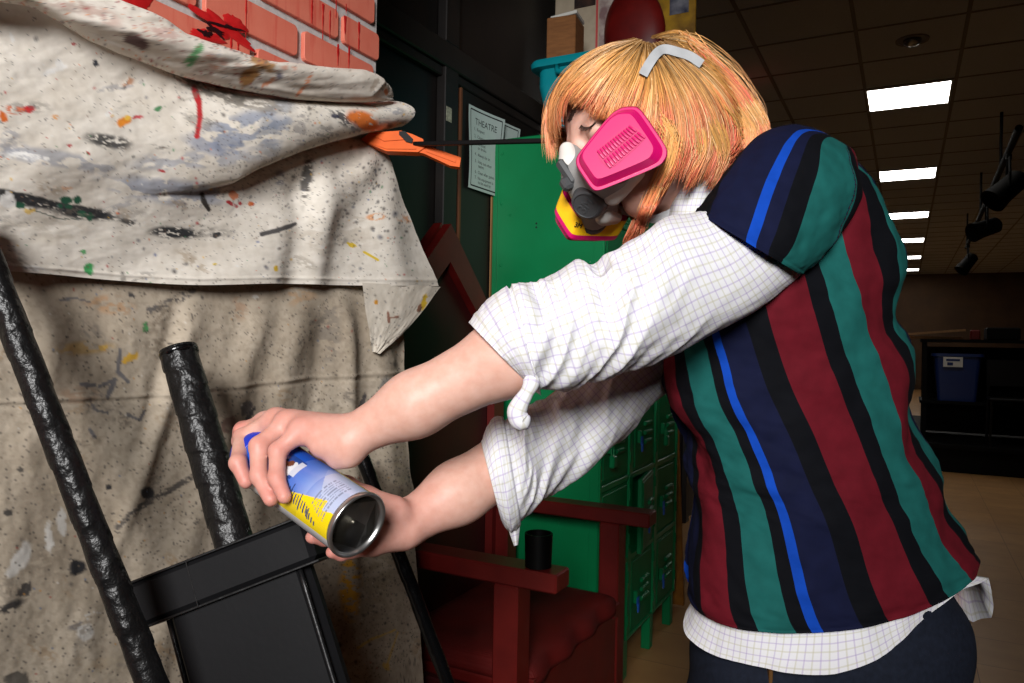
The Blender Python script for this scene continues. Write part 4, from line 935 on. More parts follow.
# ================================================================== black taped props
M_taped = mat('black_tape_wrap', (13, 13, 14), .36, col2=(22, 21, 21), nscale=34, ncontrast=.4, bump=.9, bscale=62, bdist=.005, spec=.35)
M_gloss = mat('gloss_black_paint', (8, 8, 9), .2, bump=.35, bscale=60, bdist=.004)
M_foam = mat('black_foam', (13, 13, 15), .6, col2=(20, 20, 22), nscale=7, ncontrast=.5, bump=.08, bscale=120, spec=.18)
M_seamt = mat('black_tape_edge', (15, 15, 16), .4, bump=.4, bscale=70)
def wrapped(mb, a, b_, rad, n=240, nt_=30, pitch=.045, am=.0018, seed=0, r2=None):
    a = np.asarray(a); b_ = np.asarray(b_); L = np.linalg.norm(b_-a); t = (b_-a)/L; x = nrm(np.cross(t, (0, 1, 0))); y = np.cross(t, x); V = []
    for i in range(n):
        s = i/(n-1)
        for k in range(nt_):
            th = 2*math.pi*k/nt_; ph = (s*L/pitch + th/(2*math.pi)*1.0 + .25*float(vnoise(s*L*9, math.cos(th), math.sin(th), s=seed))) % 1.0
            q = (rad if r2 is None else rad+(r2-rad)*s) + am*(ph-.5) + am*1.1*float(fbm(s*L*26, math.cos(th)*1.6, math.sin(th)*1.6, s=seed+1))
            V.append(a + t*s*L + q*(math.cos(th)*x + math.sin(th)*y))
    F = grid_faces(nt_, n, True); F.append(tuple(range(nt_))[::-1]); F.append(tuple((n-1)*nt_+k for k in range(nt_)))
    mb.add(V, F)
def to_floor(a, b_, z=0.002):
    a = np.asarray(a); b_ = np.asarray(b_); return a + (b_-a)*((z-a[2])/(b_[2]-a[2]))
pa, pb = P(-30, 215, .785), P(152, 683, .785)
st = thing('taped_staff', to_floor(pa, pb), 'black tape-wrapped staff leaning at the far left in front of the cloths', 'pole')
m_ = MB(); up_ = pa; wrapped(m_, up_, to_floor(pa, pb, .012), .0148, n=420, pitch=.06, am=.0014, seed=3); m_.build('shaft', M_taped, st, smooth=True)
pa, pb = P(361, 455, 1.334), P(448, 683, 1.33)
tp = thing('thin_pole', to_floor(pa, pb), 'thin glossy black pole leaning by the right edge of the drop cloth', 'pole')
m_ = MB(); wrapped(m_, pa, to_floor(pa, pb, .012), .0125, n=260, nt_=20, pitch=.3, am=.0012, seed=9); m_.build('shaft', M_gloss, tp, smooth=True)
# the boxy prop with taped handle
h0, h1 = P(178, 349, .975), P(232, 536, .925)
ax = nrm(h1-h0); gdir = nrm(P(330, 535, .90)-P(140, 602, .905)); gdir = nrm(gdir - ax*(gdir@ax)); nn = np.cross(gdir, ax)
if nn@CF > 0: nn = -nn
gc = P(231, 570, .905)
tip_z = .02
sp = thing('stage_prop', to_floor(h0, h1), 'boxy black foam stage prop with tape-wrapped handle and crosspiece, leaning on the dirtier cloth', 'prop')
m_ = MB(); wrapped(m_, h0, h1 + ax*.02, .0235, n=170, nt_=36, pitch=.05, am=.0015, seed=5); m_.build('handle', M_taped, sp, smooth=True)
m_ = MB(); m_.lathe(h0-ax*.0015, ax, [(0, .0), (.0, .019), (.0012, .0225), (.006, .0248), (.012, .0235)], 36); m_.build('handle_cap', M_gloss, sp, smooth=True)
m_ = MB(); m_.rbox(gc, (.114, .0275, .030), np.array([gdir, ax, nn]), .007); m_.build('crosspiece', M_foam, sp)
m_ = MB()
for s in (-1, 1): m_.rbox(gc + gdir*.003*s + ax*.0272*s*1.0, (.1138, .0015, .0298), np.array([gdir, ax, nn]), .002)
m_.rbox(gc - gdir*.035, (.0008, .0276, .0303), np.array([gdir, ax, nn]), .0003)
m_.build('tape_edge', M_seamt, sp)
# broad body below the crosspiece
b0 = gc + ax*.027 + gdir*.006; Lb = (b0[2]-.01)/(-ax[2])
m_ = MB(); V = []; lv = [(0, .090), (.05, .091), (Lb*.55, .092), (Lb*.86, .086), (Lb*.97, .03), (Lb*.985, .004)]
for (d, w_) in lv:
    for (a, t) in ((-1, .006), (-.86, .021), (.86, .021), (1, .006), (1, -.006), (.86, -.021), (-.86, -.021), (-1, -.006)):
        V.append(b0 + ax*d + gdir*a*w_ + nn*t*(1 if w_ > .02 else .4))
F = grid_faces(8, len(lv), True); F.append(tuple(range(8))[::-1]); F.append(tuple((len(lv)-1)*8+k for k in range(8)))
m_.add(V, F); o = m_.build('body', M_foam, sp); fix_normals(o)
m_ = MB()
for s in (-1, 1):
    m_.tube([b0 + gdir*s*.083 + nn*.0215 + ax*d for d in np.linspace(.002, Lb*.86, 30)], .0032, 8)
m_.build('edge_binding', M_seamt, sp, smooth=True)
# ================================================================== signed-distance modelling helpers
def s_cap(a, b, ra, rb, k=.008):
    a = np.asarray(a, float); b = np.asarray(b, float); e = b-a; l2 = max(e@e, 1e-12); rm = max(ra, rb)
    def f(p):
        t = np.clip(((p-a)@e)/l2, 0, 1); q = p-a-t[:, None]*e
        return np.sqrt((q*q).sum(1)) - (ra + (rb-ra)*t)
    return (f, np.minimum(a, b)-rm, np.maximum(a, b)+rm, k, 1)
def s_ell(c, r, A=np.eye(3), k=.008, op=1):
    """ellipsoid, rows of A are its axes"""
    c = np.asarray(c, float); r = np.asarray(r, float); A = np.asarray(A, float)
    def f(p):
        q = (p-c)@A.T; k0 = np.sqrt(((q/r)**2).sum(1)); k1 = np.sqrt(((q/(r*r))**2).sum(1))+1e-9
        return k0*(k0-1)/k1
    ext = np.sqrt(((A.T*r)**2).sum(1))
    return (f, c-ext, c+ext, k, op)
def sdf_eval(prims, p):
    d = np.full(len(p), 1.0)
    for f, lo, hi, k, op in prims:
        g = f(p)
        if op > 0:
            h = np.clip(.5+.5*(d-g)/k, 0, 1); d = d*(1-h)+g*h - k*h*(1-h)
        else:
            h = np.clip(.5-.5*(d+g)/k, 0, 1); d = d*(1-h)+(-g)*h + k*h*(1-h)
    return d
def sdf_mesh(prims, res, n=20, disp=None):
    lo = np.min([q[1] for q in prims], 0)-.02; hi = np.max([q[2] for q in prims], 0)+.02
    nb = np.ceil((hi-lo)/(res*n)).astype(int)
    ids, pos, quads = [], [], []
    D = nb*n+3
    def gid(i, j, k): return ((i+1)*D[1]+(j+1))*D[2]+(k+1)
    ar = np.arange(-1, n+1)
    for bi in range(nb[0]):
        for bj in range(nb[1]):
            for bk in range(nb[2]):
                o = np.array([bi, bj, bk])*n; l = lo+(o-1)*res; h = lo+(o+n)*res
                ps = [q for q in prims if np.all(q[1]-q[3]-res < h) and np.all(q[2]+q[3]+res > l)]
                if not any(q[4] > 0 for q in ps): continue
                I, J, K = np.meshgrid(ar+o[0], ar+o[1], ar+o[2], indexing='ij')
                pts = lo + np.stack([I, J, K], -1).reshape(-1, 3)*res
                # quick reject on a coarse sub-sampling
                d = sdf_eval(ps, pts)
                if disp is not None: d = d + disp(pts)
                if d.min() > 0 or d.max() < 0: continue
                d = d.reshape(I.shape); s = d < 0; m = n+1
                # cell vertices
                cnt = np.zeros((m, m, m)); acc = np.zeros((m, m, m, 3))
                for ax in range(3):
                    for a in (0, 1):
                        for b in (0, 1):
                            sl0 = [None]*3; sl1 = [None]*3; oth = [q for q in range(3) if q != ax]
                            sl0[ax] = slice(0, m); sl1[ax] = slice(1, m+1)
                            for q, v in zip(oth, (a, b)): sl0[q] = sl1[q] = slice(v, v+m)
                            d0, d1 = d[tuple(sl0)], d[tuple(sl1)]; x = (d0 < 0) != (d1 < 0)
                            t = np.where(x, d0/np.where(x, d0-d1, 1), 0)
                            cnt += x
                            acc[..., ax] += np.where(x, t, 0)
                            for q, v in zip(oth, (a, b)): acc[..., q] += np.where(x, v, 0)
                c = np.argwhere(cnt > 0)
                if len(c) == 0: continue
                pv = acc[tuple(c.T)]/cnt[tuple(c.T)][:, None]
                gi = c + o - 1
                ids.append(gid(*gi.T)); pos.append(lo + (gi+pv)*res)
                for ax in range(3):
                    u, v = [(1, 2), (2, 0), (0, 1)][ax]
                    sl0 = [slice(1, n+1)]*3; sl1 = list(sl0); sl1[ax] = slice(2, n+2)
                    x = np.argwhere(s[tuple(sl0)] != s[tuple(sl1)])
                    if len(x) == 0: continue
                    fl_ = s[tuple(sl0)][tuple(x.T)]
                    g = x + o; q4 = []
                    for (a, b) in ((-1, -1), (0, -1), (0, 0), (-1, 0)):
                        w_ = g.copy(); w_[:, u] += a; w_[:, v] += b; q4.append(gid(*w_.T))
                    q4 = np.stack(q4, 1); q4[~fl_] = q4[~fl_][:, ::-1]; quads.append(q4)
    ids = np.concatenate(ids); pos = np.concatenate(pos); quads = np.concatenate(quads)
    uid, first = np.unique(ids, return_index=True); V = pos[first]
    F = np.searchsorted(uid, quads)
    # light smoothing
    for it in range(2):
        a = np.zeros_like(V); n_ = np.zeros(len(V))
        for k in range(4):
            i, j = F[:, k], F[:, (k+1) % 4]
            np.add.at(a, i, V[j]); np.add.at(a, j, V[i]); np.add.at(n_, i, 1); np.add.at(n_, j, 1)
        V = V*.55 + .45*a/np.maximum(n_, 1)[:, None]
    return V, F
def fast_mesh(name, V, F, m, parent, colors=None):
    org = _root_origin(parent); me = bpy.data.meshes.new(name); V = np.asarray(V, float)-org; F = np.asarray(F, np.int32)
    me.vertices.add(len(V)); me.vertices.foreach_set('co', V.astype(np.float32).ravel())
    me.loops.add(F.size); me.loops.foreach_set('vertex_index', F.ravel())
    me.polygons.add(len(F)); k = F.shape[1]
    me.polygons.foreach_set('loop_start', np.arange(len(F), dtype=np.int32)*k)
    me.polygons.foreach_set('use_smooth', np.ones(len(F), bool))
    me.materials.append(m); me.update(calc_edges=True); me.validate()
    if colors is not None:
        at = me.color_attributes.new('Col', 'FLOAT_COLOR', 'POINT'); cc = np.ones((len(V), 4), np.float32); cc[:, :3] = colors; at.data.foreach_set('color', cc.ravel())
    o = bpy.data.objects.new(name, me); COL.objects.link(o); o.parent = parent
    return o
# ================================================================== the person: frames
HS = .92                                             # head scale
HO = np.array([.17339, .28059, .99639])*HS           # between the ears, camera space
HM = np.array([[-.856, .144, -.496], [-.416, .379, .827], [-.307, -.914, .264]])
HF, HL, HU = (nrm(C2W(HM[:, k])) for k in range(3))  # forward, left, up of the head in world
HOw = CAMP + C2W(HO); HA = np.array([HF, HL, HU])
def Hd(f, l, u): return HOw + HS*(f*HF + l*HL + u*HU)
def h_ell(c, r, k=.01, A=None, op=1): return s_ell(Hd(*c), np.array(r)*HS, HA if A is None else A@HA, k, op)
def h_cap(a, b, ra, rb, k=.01): return s_cap(Hd(*a), Hd(*b), ra*HS, rb*HS, k)
hips = P(832, 640, .985)
per = thing('person', (hips[0], hips[1], 0), 'person with blond and coral hair in striped polo and pink respirator, spraying a can', 'person')
# can axis (camera space) so that the hands can close on it
CB = np.array([(359-512)/FPX*.71, -(526-341.5)/FPX*.71, .71]); CBw = CAMP + C2W(CB); CA = nrm(C2W(np.array([-.756, .30, .58]))); CRAD = .0319
def on_can(x, y, dist, guess):
    """depth on the pixel's ray whose distance from the can axis is dist (near side)"""
    d0 = ray(x, y); best = None
    ds = np.linspace(.60, .95, 1400); q = CAMP + ds[:, None]*d0 - CBw; t = q@CA; r_ = np.linalg.norm(q - t[:, None]*CA, axis=1)
    ok = np.where(np.abs(r_-dist) < .0012)[0]
    if len(ok) == 0: return ds[np.argmin(np.abs(r_-dist) + 0*ds)]
    return ds[ok[0]]
B = []
# ---- head
B += [h_ell((-.004, 0, .048), (.088, .070, .076)), h_ell((.036, 0, -.012), (.054, .058, .080), .015), h_ell((.048, 0, .032), (.040, .055, .044), .012),
      h_cap((.0, .050, -.052), (.060, .017, -.090), .018, .014, .02), h_cap((.0, -.050, -.052), (.060, -.017, -.090), .018, .014, .02), h_ell((.066, 0, -.086), (.017, .021, .015), .012),
      h_ell((.060, .038, -.022), (.026, .022, .022), .02), h_ell((.060, -.038, -.022), (.026, .022, .022), .02),
      h_cap((.088, .012, .030), (.078, .050, .027), .008, .008, .012), h_cap((.088, -.012, .030), (.078, -.050, .027), .008, .008, .012)]
for s in (1, -1): B.append(h_ell((.098, .033*s, .008), (.017, .018, .013), .010, op=-1))
for s in (1, -1): B.append(h_ell((.078, .032*s, .009), (.0125, .0135, .0125), .003))            # closed lids over the eyeballs
B += [h_cap((.090, 0, .022), (.112, 0, -.022), .0075, .0105, .010), h_ell((.100, .011, -.028), (.011, .008, .008), .006), h_ell((.100, -.011, -.028), (.011, .008, .008), .006),
      h_ell((.091, 0, -.058), (.010, .022, .006), .006), h_ell((.090, 0, -.067), (.010, .019, .006), .006)]
for s in (1, -1):
    E_ = np.array([[.85, .45*s, -.1], [-.47*s, .88, 0], [.1, 0, 1.0]]); E_ = np.array([nrm(v) for v in E_])
    B += [h_ell((-.012, .080*s, .0), (.019, .007, .031), .005, E_), h_ell((-.006, .085*s, .002), (.010, .006, .018), .004, E_, op=-1), h_ell((-.002, .078*s, -.018), (.009, .006, .012), .005)]
# ---- neck and trunk (inside the clothes)
nb_ = P(722, 222, .965); shL, shR = P(772, 238, .845), P(705, 285, 1.075); ch_ = P(775, 300, .96); wa = P(805, 470, .965); hp = P(828, 620, .98)
B += [s_cap(Hd(-.025, 0, -.03), nb_, .052, .058, .03), s_cap(nb_, ch_, .075, .095, .04), s_cap(ch_, wa, .10, .088, .04), s_cap(wa, hp, .09, .11, .04), s_cap(nb_, shL, .05, .05, .03), s_cap(nb_, shR, .05, .05, .03)]
# ---- legs
cr_h = nrm(np.array([CR[0], CR[1], 0])); cf_h = nrm(np.array([CF[0], CF[1], 0]))
hL = hp - cf_h*.045 - cr_h*.092; hR = hp + cf_h*.06 + cr_h*.108
fL = np.array([*(hL - cr_h*.05)[:2], .075]); fR = np.array([*(hR + cr_h*.06)[:2], .075]); kL, kR = (hL+fL)/2 - cr_h*.02, (hR+fR)/2 - cr_h*.01
for h_, k_, f_ in ((hL, kL, fL), (hR, kR, fR)):
    B += [s_cap(h_, k_, .082, .055, .03), s_cap(k_, f_, .052, .036, .02), s_cap(f_+[0, 0, -.03], f_ - cr_h*.13 + [0, 0, -.045], .034, .024, .02)]
# ---- arms
eL, wL = P(575, 322, .745), P(352, 436.5, .748); eR, wR = P(568, 425, .955), P(408, 523, .835)
B += [s_cap(shL, eL, .044, .042, .02), s_cap(shR, eR, .048, .040, .02)]
def forearm(e, w, re, rw):
    m1 = e + (w-e)*.30; m2 = e + (w-e)*.72
    return [s_cap(e, m1, re*.98, re*1.02, .02), s_cap(m1, m2, re*1.0, (re+rw)*.53, .02), s_cap(m2, w, (re+rw)*.52, rw, .02)]
B += forearm(eL, wL, .0365, .0205) + forearm(eR, wR, .039, .0250)
B += [s_ell(P(366, 420, .752), (.010, .008, .008), k=.010)]                                    # wrist bone
# ---- left hand closed over the can from above
FIN = {}
kn = []
def finger(js, rads, k=.0035, key=None):
    js = [np.asarray(j) for j in js]
    for i in range(len(js)-1): B.append(s_cap(js[i], js[i+1], rads[i], rads[i+1], k if i else .006))
    for i in range(1, len(js)-1): B.append(s_ell(js[i], np.full(3, rads[i]*1.04), k=.003))
    FIN[key] = js; kn.extend(js[:-1])
def onc(x, y, off): return P(x, y, on_can(x, y, CRAD+off, .75))
mcp = {'i': P(266, 423, .822), 'm': P(276, 420, .800), 'r': P(287, 423, .778), 'p': P(301, 431, .757)}
finger([mcp['m'], P(243, 437, .808), onc(238, 463, .0088), onc(246, 482, .0078)], (.0102, .0095, .0085, .0072), key='lm')
finger([mcp['r'], onc(259, 446, .0125), onc(259, 476, .0085), onc(271, 499.5, .0076)], (.0102, .0095, .0085, .0074), key='lr')
finger([mcp['p'], onc(278, 451, .0115), onc(276.5, 478, .0080), onc(284.5, 497, .0072)], (.0096, .0088, .0080, .0070), key='lp')
top = CBw + CA*.205
finger([mcp['i'], P(243, 430, .838), P(240, 441, .846), top + C2W(np.array([-.002, .016, .0]))], (.0102, .0094, .0085, .0072), key='li')
# palm
for k_, r_ in (('i', .0125), ('m', .0125), ('r', .0122), ('p', .0115)): B.append(s_cap(wL + (mcp[k_]-wL)*.06, mcp[k_], .0165, r_, .010))
B += [s_cap(P(349, 446, .742), P(322, 446, .745), .0165, .012, .012), s_cap(P(347, 455, .742), P(338, 459, .745), .013, .0105, .010), s_cap(P(340, 440, .775), P(300, 432, .805), .016, .012, .012)]
# thumb on the far side of the can
tb0 = P(338, 446, .785)
def far_can(t, ang_px, off):   # point beside the can, behind it
    a = CBw + CA*t; v = nrm(np.cross(CA, CF)); w_ = nrm(np.cross(v, CA)); w_ = w_ if w_@CF > 0 else -w_
    u_ = nrm(CU - CA*(CU@CA)); q = nrm(w_*math.cos(ang_px) + u_*math.sin(ang_px)); return a + q*(CRAD+off)
finger([tb0, far_can(.085, 1.0, .016), far_can(.120, .55, .0105), far_can(.145, .2, .009)], (.0155, .0115, .0105, .0085), k=.006, key='lt')
# ---- right hand supporting the can from behind and below
mR = {'i': P(366, 508, .812), 'm': P(363, 519, .806), 'r': P(364, 531, .799), 'p': P(370, 543, .792)}
def fc_(t, a, off): return far_can(t, a, off)
finger([mR['i'], P(342, 503, .822), P(324, 497, .826), P(309, 491, .826)], (.0102, .0094, .0085, .0072), key='ri')
finger([mR['m'], P(338, 520, .818), P(320, 517, .818), P(307, 512, .815)], (.0102, .0094, .0085, .0072), key='rm')
finger([mR['r'], P(341, 536, .808), P(325, 538, .802), P(312, 537, .792)], (.0100, .0092, .0084, .0072), key='rr')
finger([mR['p'], P(352, 550, .792), P(342, 553, .784), P(332, 552, .776)], (.0092, .0085, .0078, .0068), key='rp')
for k_, r_ in (('i', .0135), ('m', .0130), ('r', .0128), ('p', .0120)): B.append(s_cap(wR + (mR[k_]-wR)*.05, mR[k_], .0195, r_, .012))
B += [s_cap(P(402, 534, .818), P(378, 540, .792), .0165, .0125, .012), s_cap(P(396, 512, .812), P(376, 508, .800), .0150, .0115, .010)]
finger([P(392, 508, .815), P(367, 497, .812), P(347, 486, .808), P(331, 478, .806)], (.0140, .0112, .0100, .0084), k=.006, key='rt')
Vb, Fb = sdf_mesh(B, .0024)
# skin colour: warm pink towards knuckles and finger ends, paler on the arms
X_, Y_ = pix(Vb)
base = np.tile(lin((212, 170, 154)), (len(Vb), 1)); pk = lin((202, 130, 120)); pale = lin((220, 184, 168))
dk = np.min([np.linalg.norm(Vb-k_, axis=1) for k_ in kn], 0); tips = np.min([np.linalg.norm(Vb-v[-1], axis=1) for v in FIN.values()], 0)
m1 = np.clip(np.exp(-(dk/.016)**2)*.75 + np.exp(-(tips/.017)**2)*.9, 0, 1)[:, None]*.8
nzv = (.5+.5*fbm(Vb[:, 0]*60, Vb[:, 1]*60, Vb[:, 2]*60, s=5, o=3))[:, None]
base = base*(1-.35*nzv)+pale*.35*nzv; hand = (np.exp(-(np.minimum(np.linalg.norm(Vb-(wL+mcp['m'])/2, axis=1), np.linalg.norm(Vb-(wR+mR['m'])/2, axis=1))/.075)**4)*.35)[:, None]
base = base*(1-hand)+pk*hand; base = base*(1-m1)+pk*m1
M_skin = mat('skin', rough=.48, attr='Col', col=(255, 255, 255), col2=(240, 226, 220), nscale=90, ncontrast=.6, bump=.10, bscale=520, bdist=.0008, sss=.12, spec=.35)
body = fast_mesh('body', Vb, Fb, M_skin, per, base)
def hit(x, y, d0=.4, d1=1.3, off=0.0):
    """first body surface point on the pixel's ray"""
    d = ray(x, y); t = d0
    for _ in range(120):
        p = CAMP + d*t; v = float(sdf_eval(B, p[None])[0])
        if v < .0004: break
        t += v*.8/np.linalg.norm(d)
        if t > d1: break
    return CAMP + d*(t-off)
# fingernails of the visible fingertips
M_nail = mat('fingernail', (232, 176, 164), .25, spec=.5)
# ---- brow and lashes
M_browh = mat('brow_hair', (58, 40, 32), .7)
m_ = MB()
for k in range(170):
    s = random.random(); x = 582.5 - 11.5*s + random.uniform(-1, 1); y = 104.5 + 13*s*s + random.uniform(-2.2, 2.2)
    p = hit(x, y, off=.0006); q = hit(x-1.6-2*random.random(), y-2.4+5*s, off=.0012); m_.tube([p, (p+q)/2 - CF*.0006, q], [.0006, .0005, .0002], 5)
m_.build('eyebrow', M_browh, per)
m_ = MB(); L_ = [hit(x, y, off=.0008) for x, y in ((581, 125.5), (584, 127.5), (588, 127.8), (592, 126.0), (595.5, 122.5))]
m_.tube(interp_path(L_, 16), .0011, 6)
for k in range(26):
    s = k/25; p = interp_path(L_, 26)[k]; x, y = pix(p); q = CAMP + ray(float(x)-2.5-2*s, float(y)+3.4)*((p-CAMP)@CF-.004)
    m_.tube([p, (p+q)/2, q], [.0004, .0003, .0001], 5)
m_.build('eyelashes', M_browh, per)
# ================================================================== spray can
M_silver = mat('tin_silver', (200, 200, 198), .28, .95, bump=.02, bscale=40); M_can_blue = mat('can_cap_blue', (16, 44, 170), .35)
M_tinend = mat('tin_bottom', (120, 116, 104), .3, .9, col2=(84, 80, 70), nscale=26)
can = thing('spray_can', CBw, 'blue and yellow spray paint can with a bare metal bottom, held in both hands', 'spray can')
cx_ = nrm(-C2W(np.array([.57, .82, 0])) + CA*(C2W(np.array([.57, .82, 0]))@CA)); cx_ = nrm(np.cross(np.cross(CA, -CF), CA))   # radial direction towards the camera
cy_ = np.cross(CA, cx_)
# printed tinplate body with painted label, angle 0 faces the camera
nu, nv = 300, 150; Vc = np.zeros((nv, nu, 3)); col = np.zeros((nv, nu, 3)); aa = np.linspace(0, 2*np.pi, nu, endpoint=False); tt = np.linspace(.0075, .158, nv)
A_, T__ = np.meshgrid(aa, tt); Vc = CBw + CA*T__[..., None] + CRAD*(np.cos(A_)[..., None]*cx_ + np.sin(A_)[..., None]*cy_)
px_, py_ = pix(Vc.reshape(-1, 3)); px_ = px_.reshape(nv, nu); py_ = py_.reshape(nv, nu)
ad = np.degrees((A_+np.pi) % (2*np.pi)-np.pi)*(1 if True else -1)
# which sense of the angle runs to the lower-left edge of the picture
lowleft = np.sign(np.cross(CA, cx_)@(-CU - CR))
b_ = ad*lowleft                      # +: towards the lower-left outline
L = lambda c: lin(c)
col[:] = L((196, 200, 206))                                                  # silver back panel
def setm(m, c, a=1.0):
    m = np.clip(m, 0, 1)[..., None]*a; col[:] = col*(1-m)+L(c)*m
band = (b_ > -125) & (b_ < 62)
blue = band & (T__ > .028 + .0*b_); setm(blue, (44, 104, 206)); setm(band & (T__ <= .030 + .10*np.clip(-b_-20, 0, 60)/60*.3) & (T__ > .008), (196, 204, 222))
setm(band & (T__ > .05) & (b_ < 0) & (T__ < .085), (128, 160, 224), .8); setm(sstep(.030, .10, T__)*band*(b_ > -100), (30, 84, 196), .7); setm((b_ < 5)*band*(1-sstep(.03, .07, T__)), (186, 202, 236), .8)
# yellow wedge, widest at the bottom edge, running to a point up the can
wedge = (b_ < 38) & (b_ > 30 - (1-np.clip((T__-.010)/.095, 0, 1))*44 - 18*(T__ > .022)*(T__ < .085)) & (T__ < .115); setm(wedge, (250, 222, 12))
wedge2 = (b_ < 34) & (b_ > -24) & (T__ >= .055) & (T__ < .095) & (b_ > (T__-.055)*900*.6) ; setm(wedge2, (232, 206, 30), .85)
setm((b_ > -125) & (b_ < -96), (240, 214, 30)); setm((b_ > 34) & (b_ < 100), (206, 206, 206)); setm((b_ < 34) & (b_ > 10) & (T__ > .100), (150, 160, 120), .4)
# little picture panel high on the label
setm((T__ > .080) & (T__ < .104) & (b_ > -62) & (b_ < -20), (40, 74, 150)); setm(((T__-.100)/.010)**2+((b_+30)/14)**2 < 1, (196, 140, 104)); setm(((T__-.089)/.006)**2+((b_+36)/16)**2 < 1, (228, 230, 234)); setm((T__ > .078) & (T__ < .086) & (b_ > -58) & (b_ < -26), (206, 212, 226)); setm(((T__-.094)/.004)**2+((b_+44)/7)**2 < 1, (120, 70, 50))
# rows of small print (unreadable in the photograph: fine grey lines)
for k in range(7):
    t0_ = .017+.0034*k; setm((np.abs(T__-t0_) < .0007) & (b_ > -70) & (b_ < 10-3*k) & (vnoise(b_*.5, k*3.7) > -.35), (120, 128, 150), .75)
o_m = mat('can_label', rough=.25, attr='Col', metal=.25, spec=.5, coat=.3)
F = grid_faces(nu, nv, True)
mesh_obj('label', Vc.reshape(-1, 3), F, o_m, can, smooth=True, colors=col.reshape(-1, 3))
# vertical lettering strokes across the wedge: dark blue brush script, as blurred marks in the photo
M_letter = mat('letter_navy', (44, 58, 104), .4)
m_ = MB()
def cp_(t, b, r=.0003): a = math.radians(b)*lowleft; return CBw + CA*t + (CRAD+r)*(math.cos(a)*cx_ + math.sin(a)*cy_)
g2 = np.random.default_rng(4)
for k in range(24):
    t0_ = .100-.0026*k - .001*(k % 3); bb0 = -14 + .55*k*(1 if k < 14 else 1.2) - (9 if k in (4, 11, 17) else 0) - 4*g2.random(); bb1 = bb0 + 13 + 8*g2.random() + (10 if k in (0, 4, 11, 17) else 0)
    n_ = 8; V = []
    for i in range(n_):
        bq = bb0+(bb1-bb0)*i/(n_-1); V += [cp_(t0_-.0005, bq), cp_(t0_+.0006, bq)]
    m_.add(V, [(2*i, 2*i+1, 2*i+3, 2*i+2) for i in range(n_-1)])
for k in range(4):
    t0_ = .040-.0042*k; V = []
    for i in range(8): bq = 4+4*k+(14-2*k)*i/7; V += [cp_(t0_-.0008, bq), cp_(t0_+.0008, bq)]
    m_.add(V, [(2*i, 2*i+1, 2*i+3, 2*i+2) for i in range(7)])
m_.build('lettering', M_letter, can)
o = MB().lathe(CBw, CA, [(.0075, CRAD), (.006, CRAD+.0006), (.0035, CRAD+.0014), (.0012, CRAD+.0014), (0, CRAD+.0006), (.0003, CRAD-.0012), (.002, CRAD-.0022), (.0045, CRAD-.0030)], 72).build('bottom_rim', M_silver, can, smooth=True)
o = MB().lathe(CBw, CA, [(.0045, CRAD-.0030), (.0052, CRAD-.006), (.0085, .018), (.0105, .008), (.011, 0)], 60).build('bottom_dome', M_tinend, can, smooth=True)
o = MB().lathe(CBw, CA, [(.158, CRAD), (.160, CRAD+.0008), (.1625, CRAD+.0004), (.170, .0245), (.176, .0165), (.1765, .013)], 60).build('shoulder', M_silver, can, smooth=True)
o = MB().lathe(CBw, CA, [(.158, CRAD+.0002), (.159, CRAD+.0010), (.172, CRAD-.001), (.188, .024), (.194, .018), (.195, .011), (.197, .0)], 60).build('collar', M_can_blue, can, smooth=True)
o = MB().lathe(CBw, CA, [(.193, .0068), (.203, .0066), (.2055, .005), (.206, 0)], 28).build('nozzle', M_can_blue, can, smooth=True)
# ================================================================== cloth materials driven by garment coordinates
def plaid_mat(name, basec=(214, 214, 217), p=.0168):
    m = mat(name, basec, .8, bump=.12, bscale=900, bdist=.0006); nt = m.node_tree; lk = nt.links.new; bs = nt.nodes['Principled BSDF']
    at = nt.nodes.new('ShaderNodeAttribute'); at.attribute_name = 'puv'; sp_ = nt.nodes.new('ShaderNodeSeparateXYZ'); lk(at.outputs['Vector'], sp_.inputs[0])
    def line(sock, off, wd):
        a = nt.nodes.new('ShaderNodeMath'); a.operation = 'MULTIPLY_ADD'; a.inputs[1].default_value = 1/p; a.inputs[2].default_value = off; lk(sock, a.inputs[0])
        f = nt.nodes.new('ShaderNodeMath'); f.operation = 'FRACT'; lk(a.outputs[0], f.inputs[0])
        c = nt.nodes.new('ShaderNodeMath'); c.operation = 'SUBTRACT'; c.inputs[1].default_value = .5; lk(f.outputs[0], c.inputs[0])
        b = nt.nodes.new('ShaderNodeMath'); b.operation = 'ABSOLUTE'; lk(c.outputs[0], b.inputs[0])
        r = nt.nodes.new('ShaderNodeMapRange'); r.inputs['From Min'].default_value = wd*.6; r.inputs['From Max'].default_value = wd*1.25; r.inputs['To Min'].default_value = .42; r.inputs['To Max'].default_value = 0; lk(b.outputs[0], r.inputs['Value'])
        return r.outputs['Result']
    cur = None
    for sock, off, c, wd in ((sp_.outputs[0], 0, (150, 128, 182), .05), (sp_.outputs[0], .5, (176, 172, 138), .055), (sp_.outputs[1], 0, (150, 128, 182), .05), (sp_.outputs[1], .5, (176, 172, 138), .055)):
        mx = nt.nodes.new('ShaderNodeMix'); mx.data_type = 'RGBA'
        if cur is None: mx.inputs['A'].default_value = L4(basec)
        else: lk(cur, mx.inputs['A'])
        mx.inputs['B'].default_value = L4(c); lk(line(sock, off, wd), mx.inputs['Factor']); cur = mx.outputs['Result']
    lk(cur, bs.inputs['Base Color']); return m
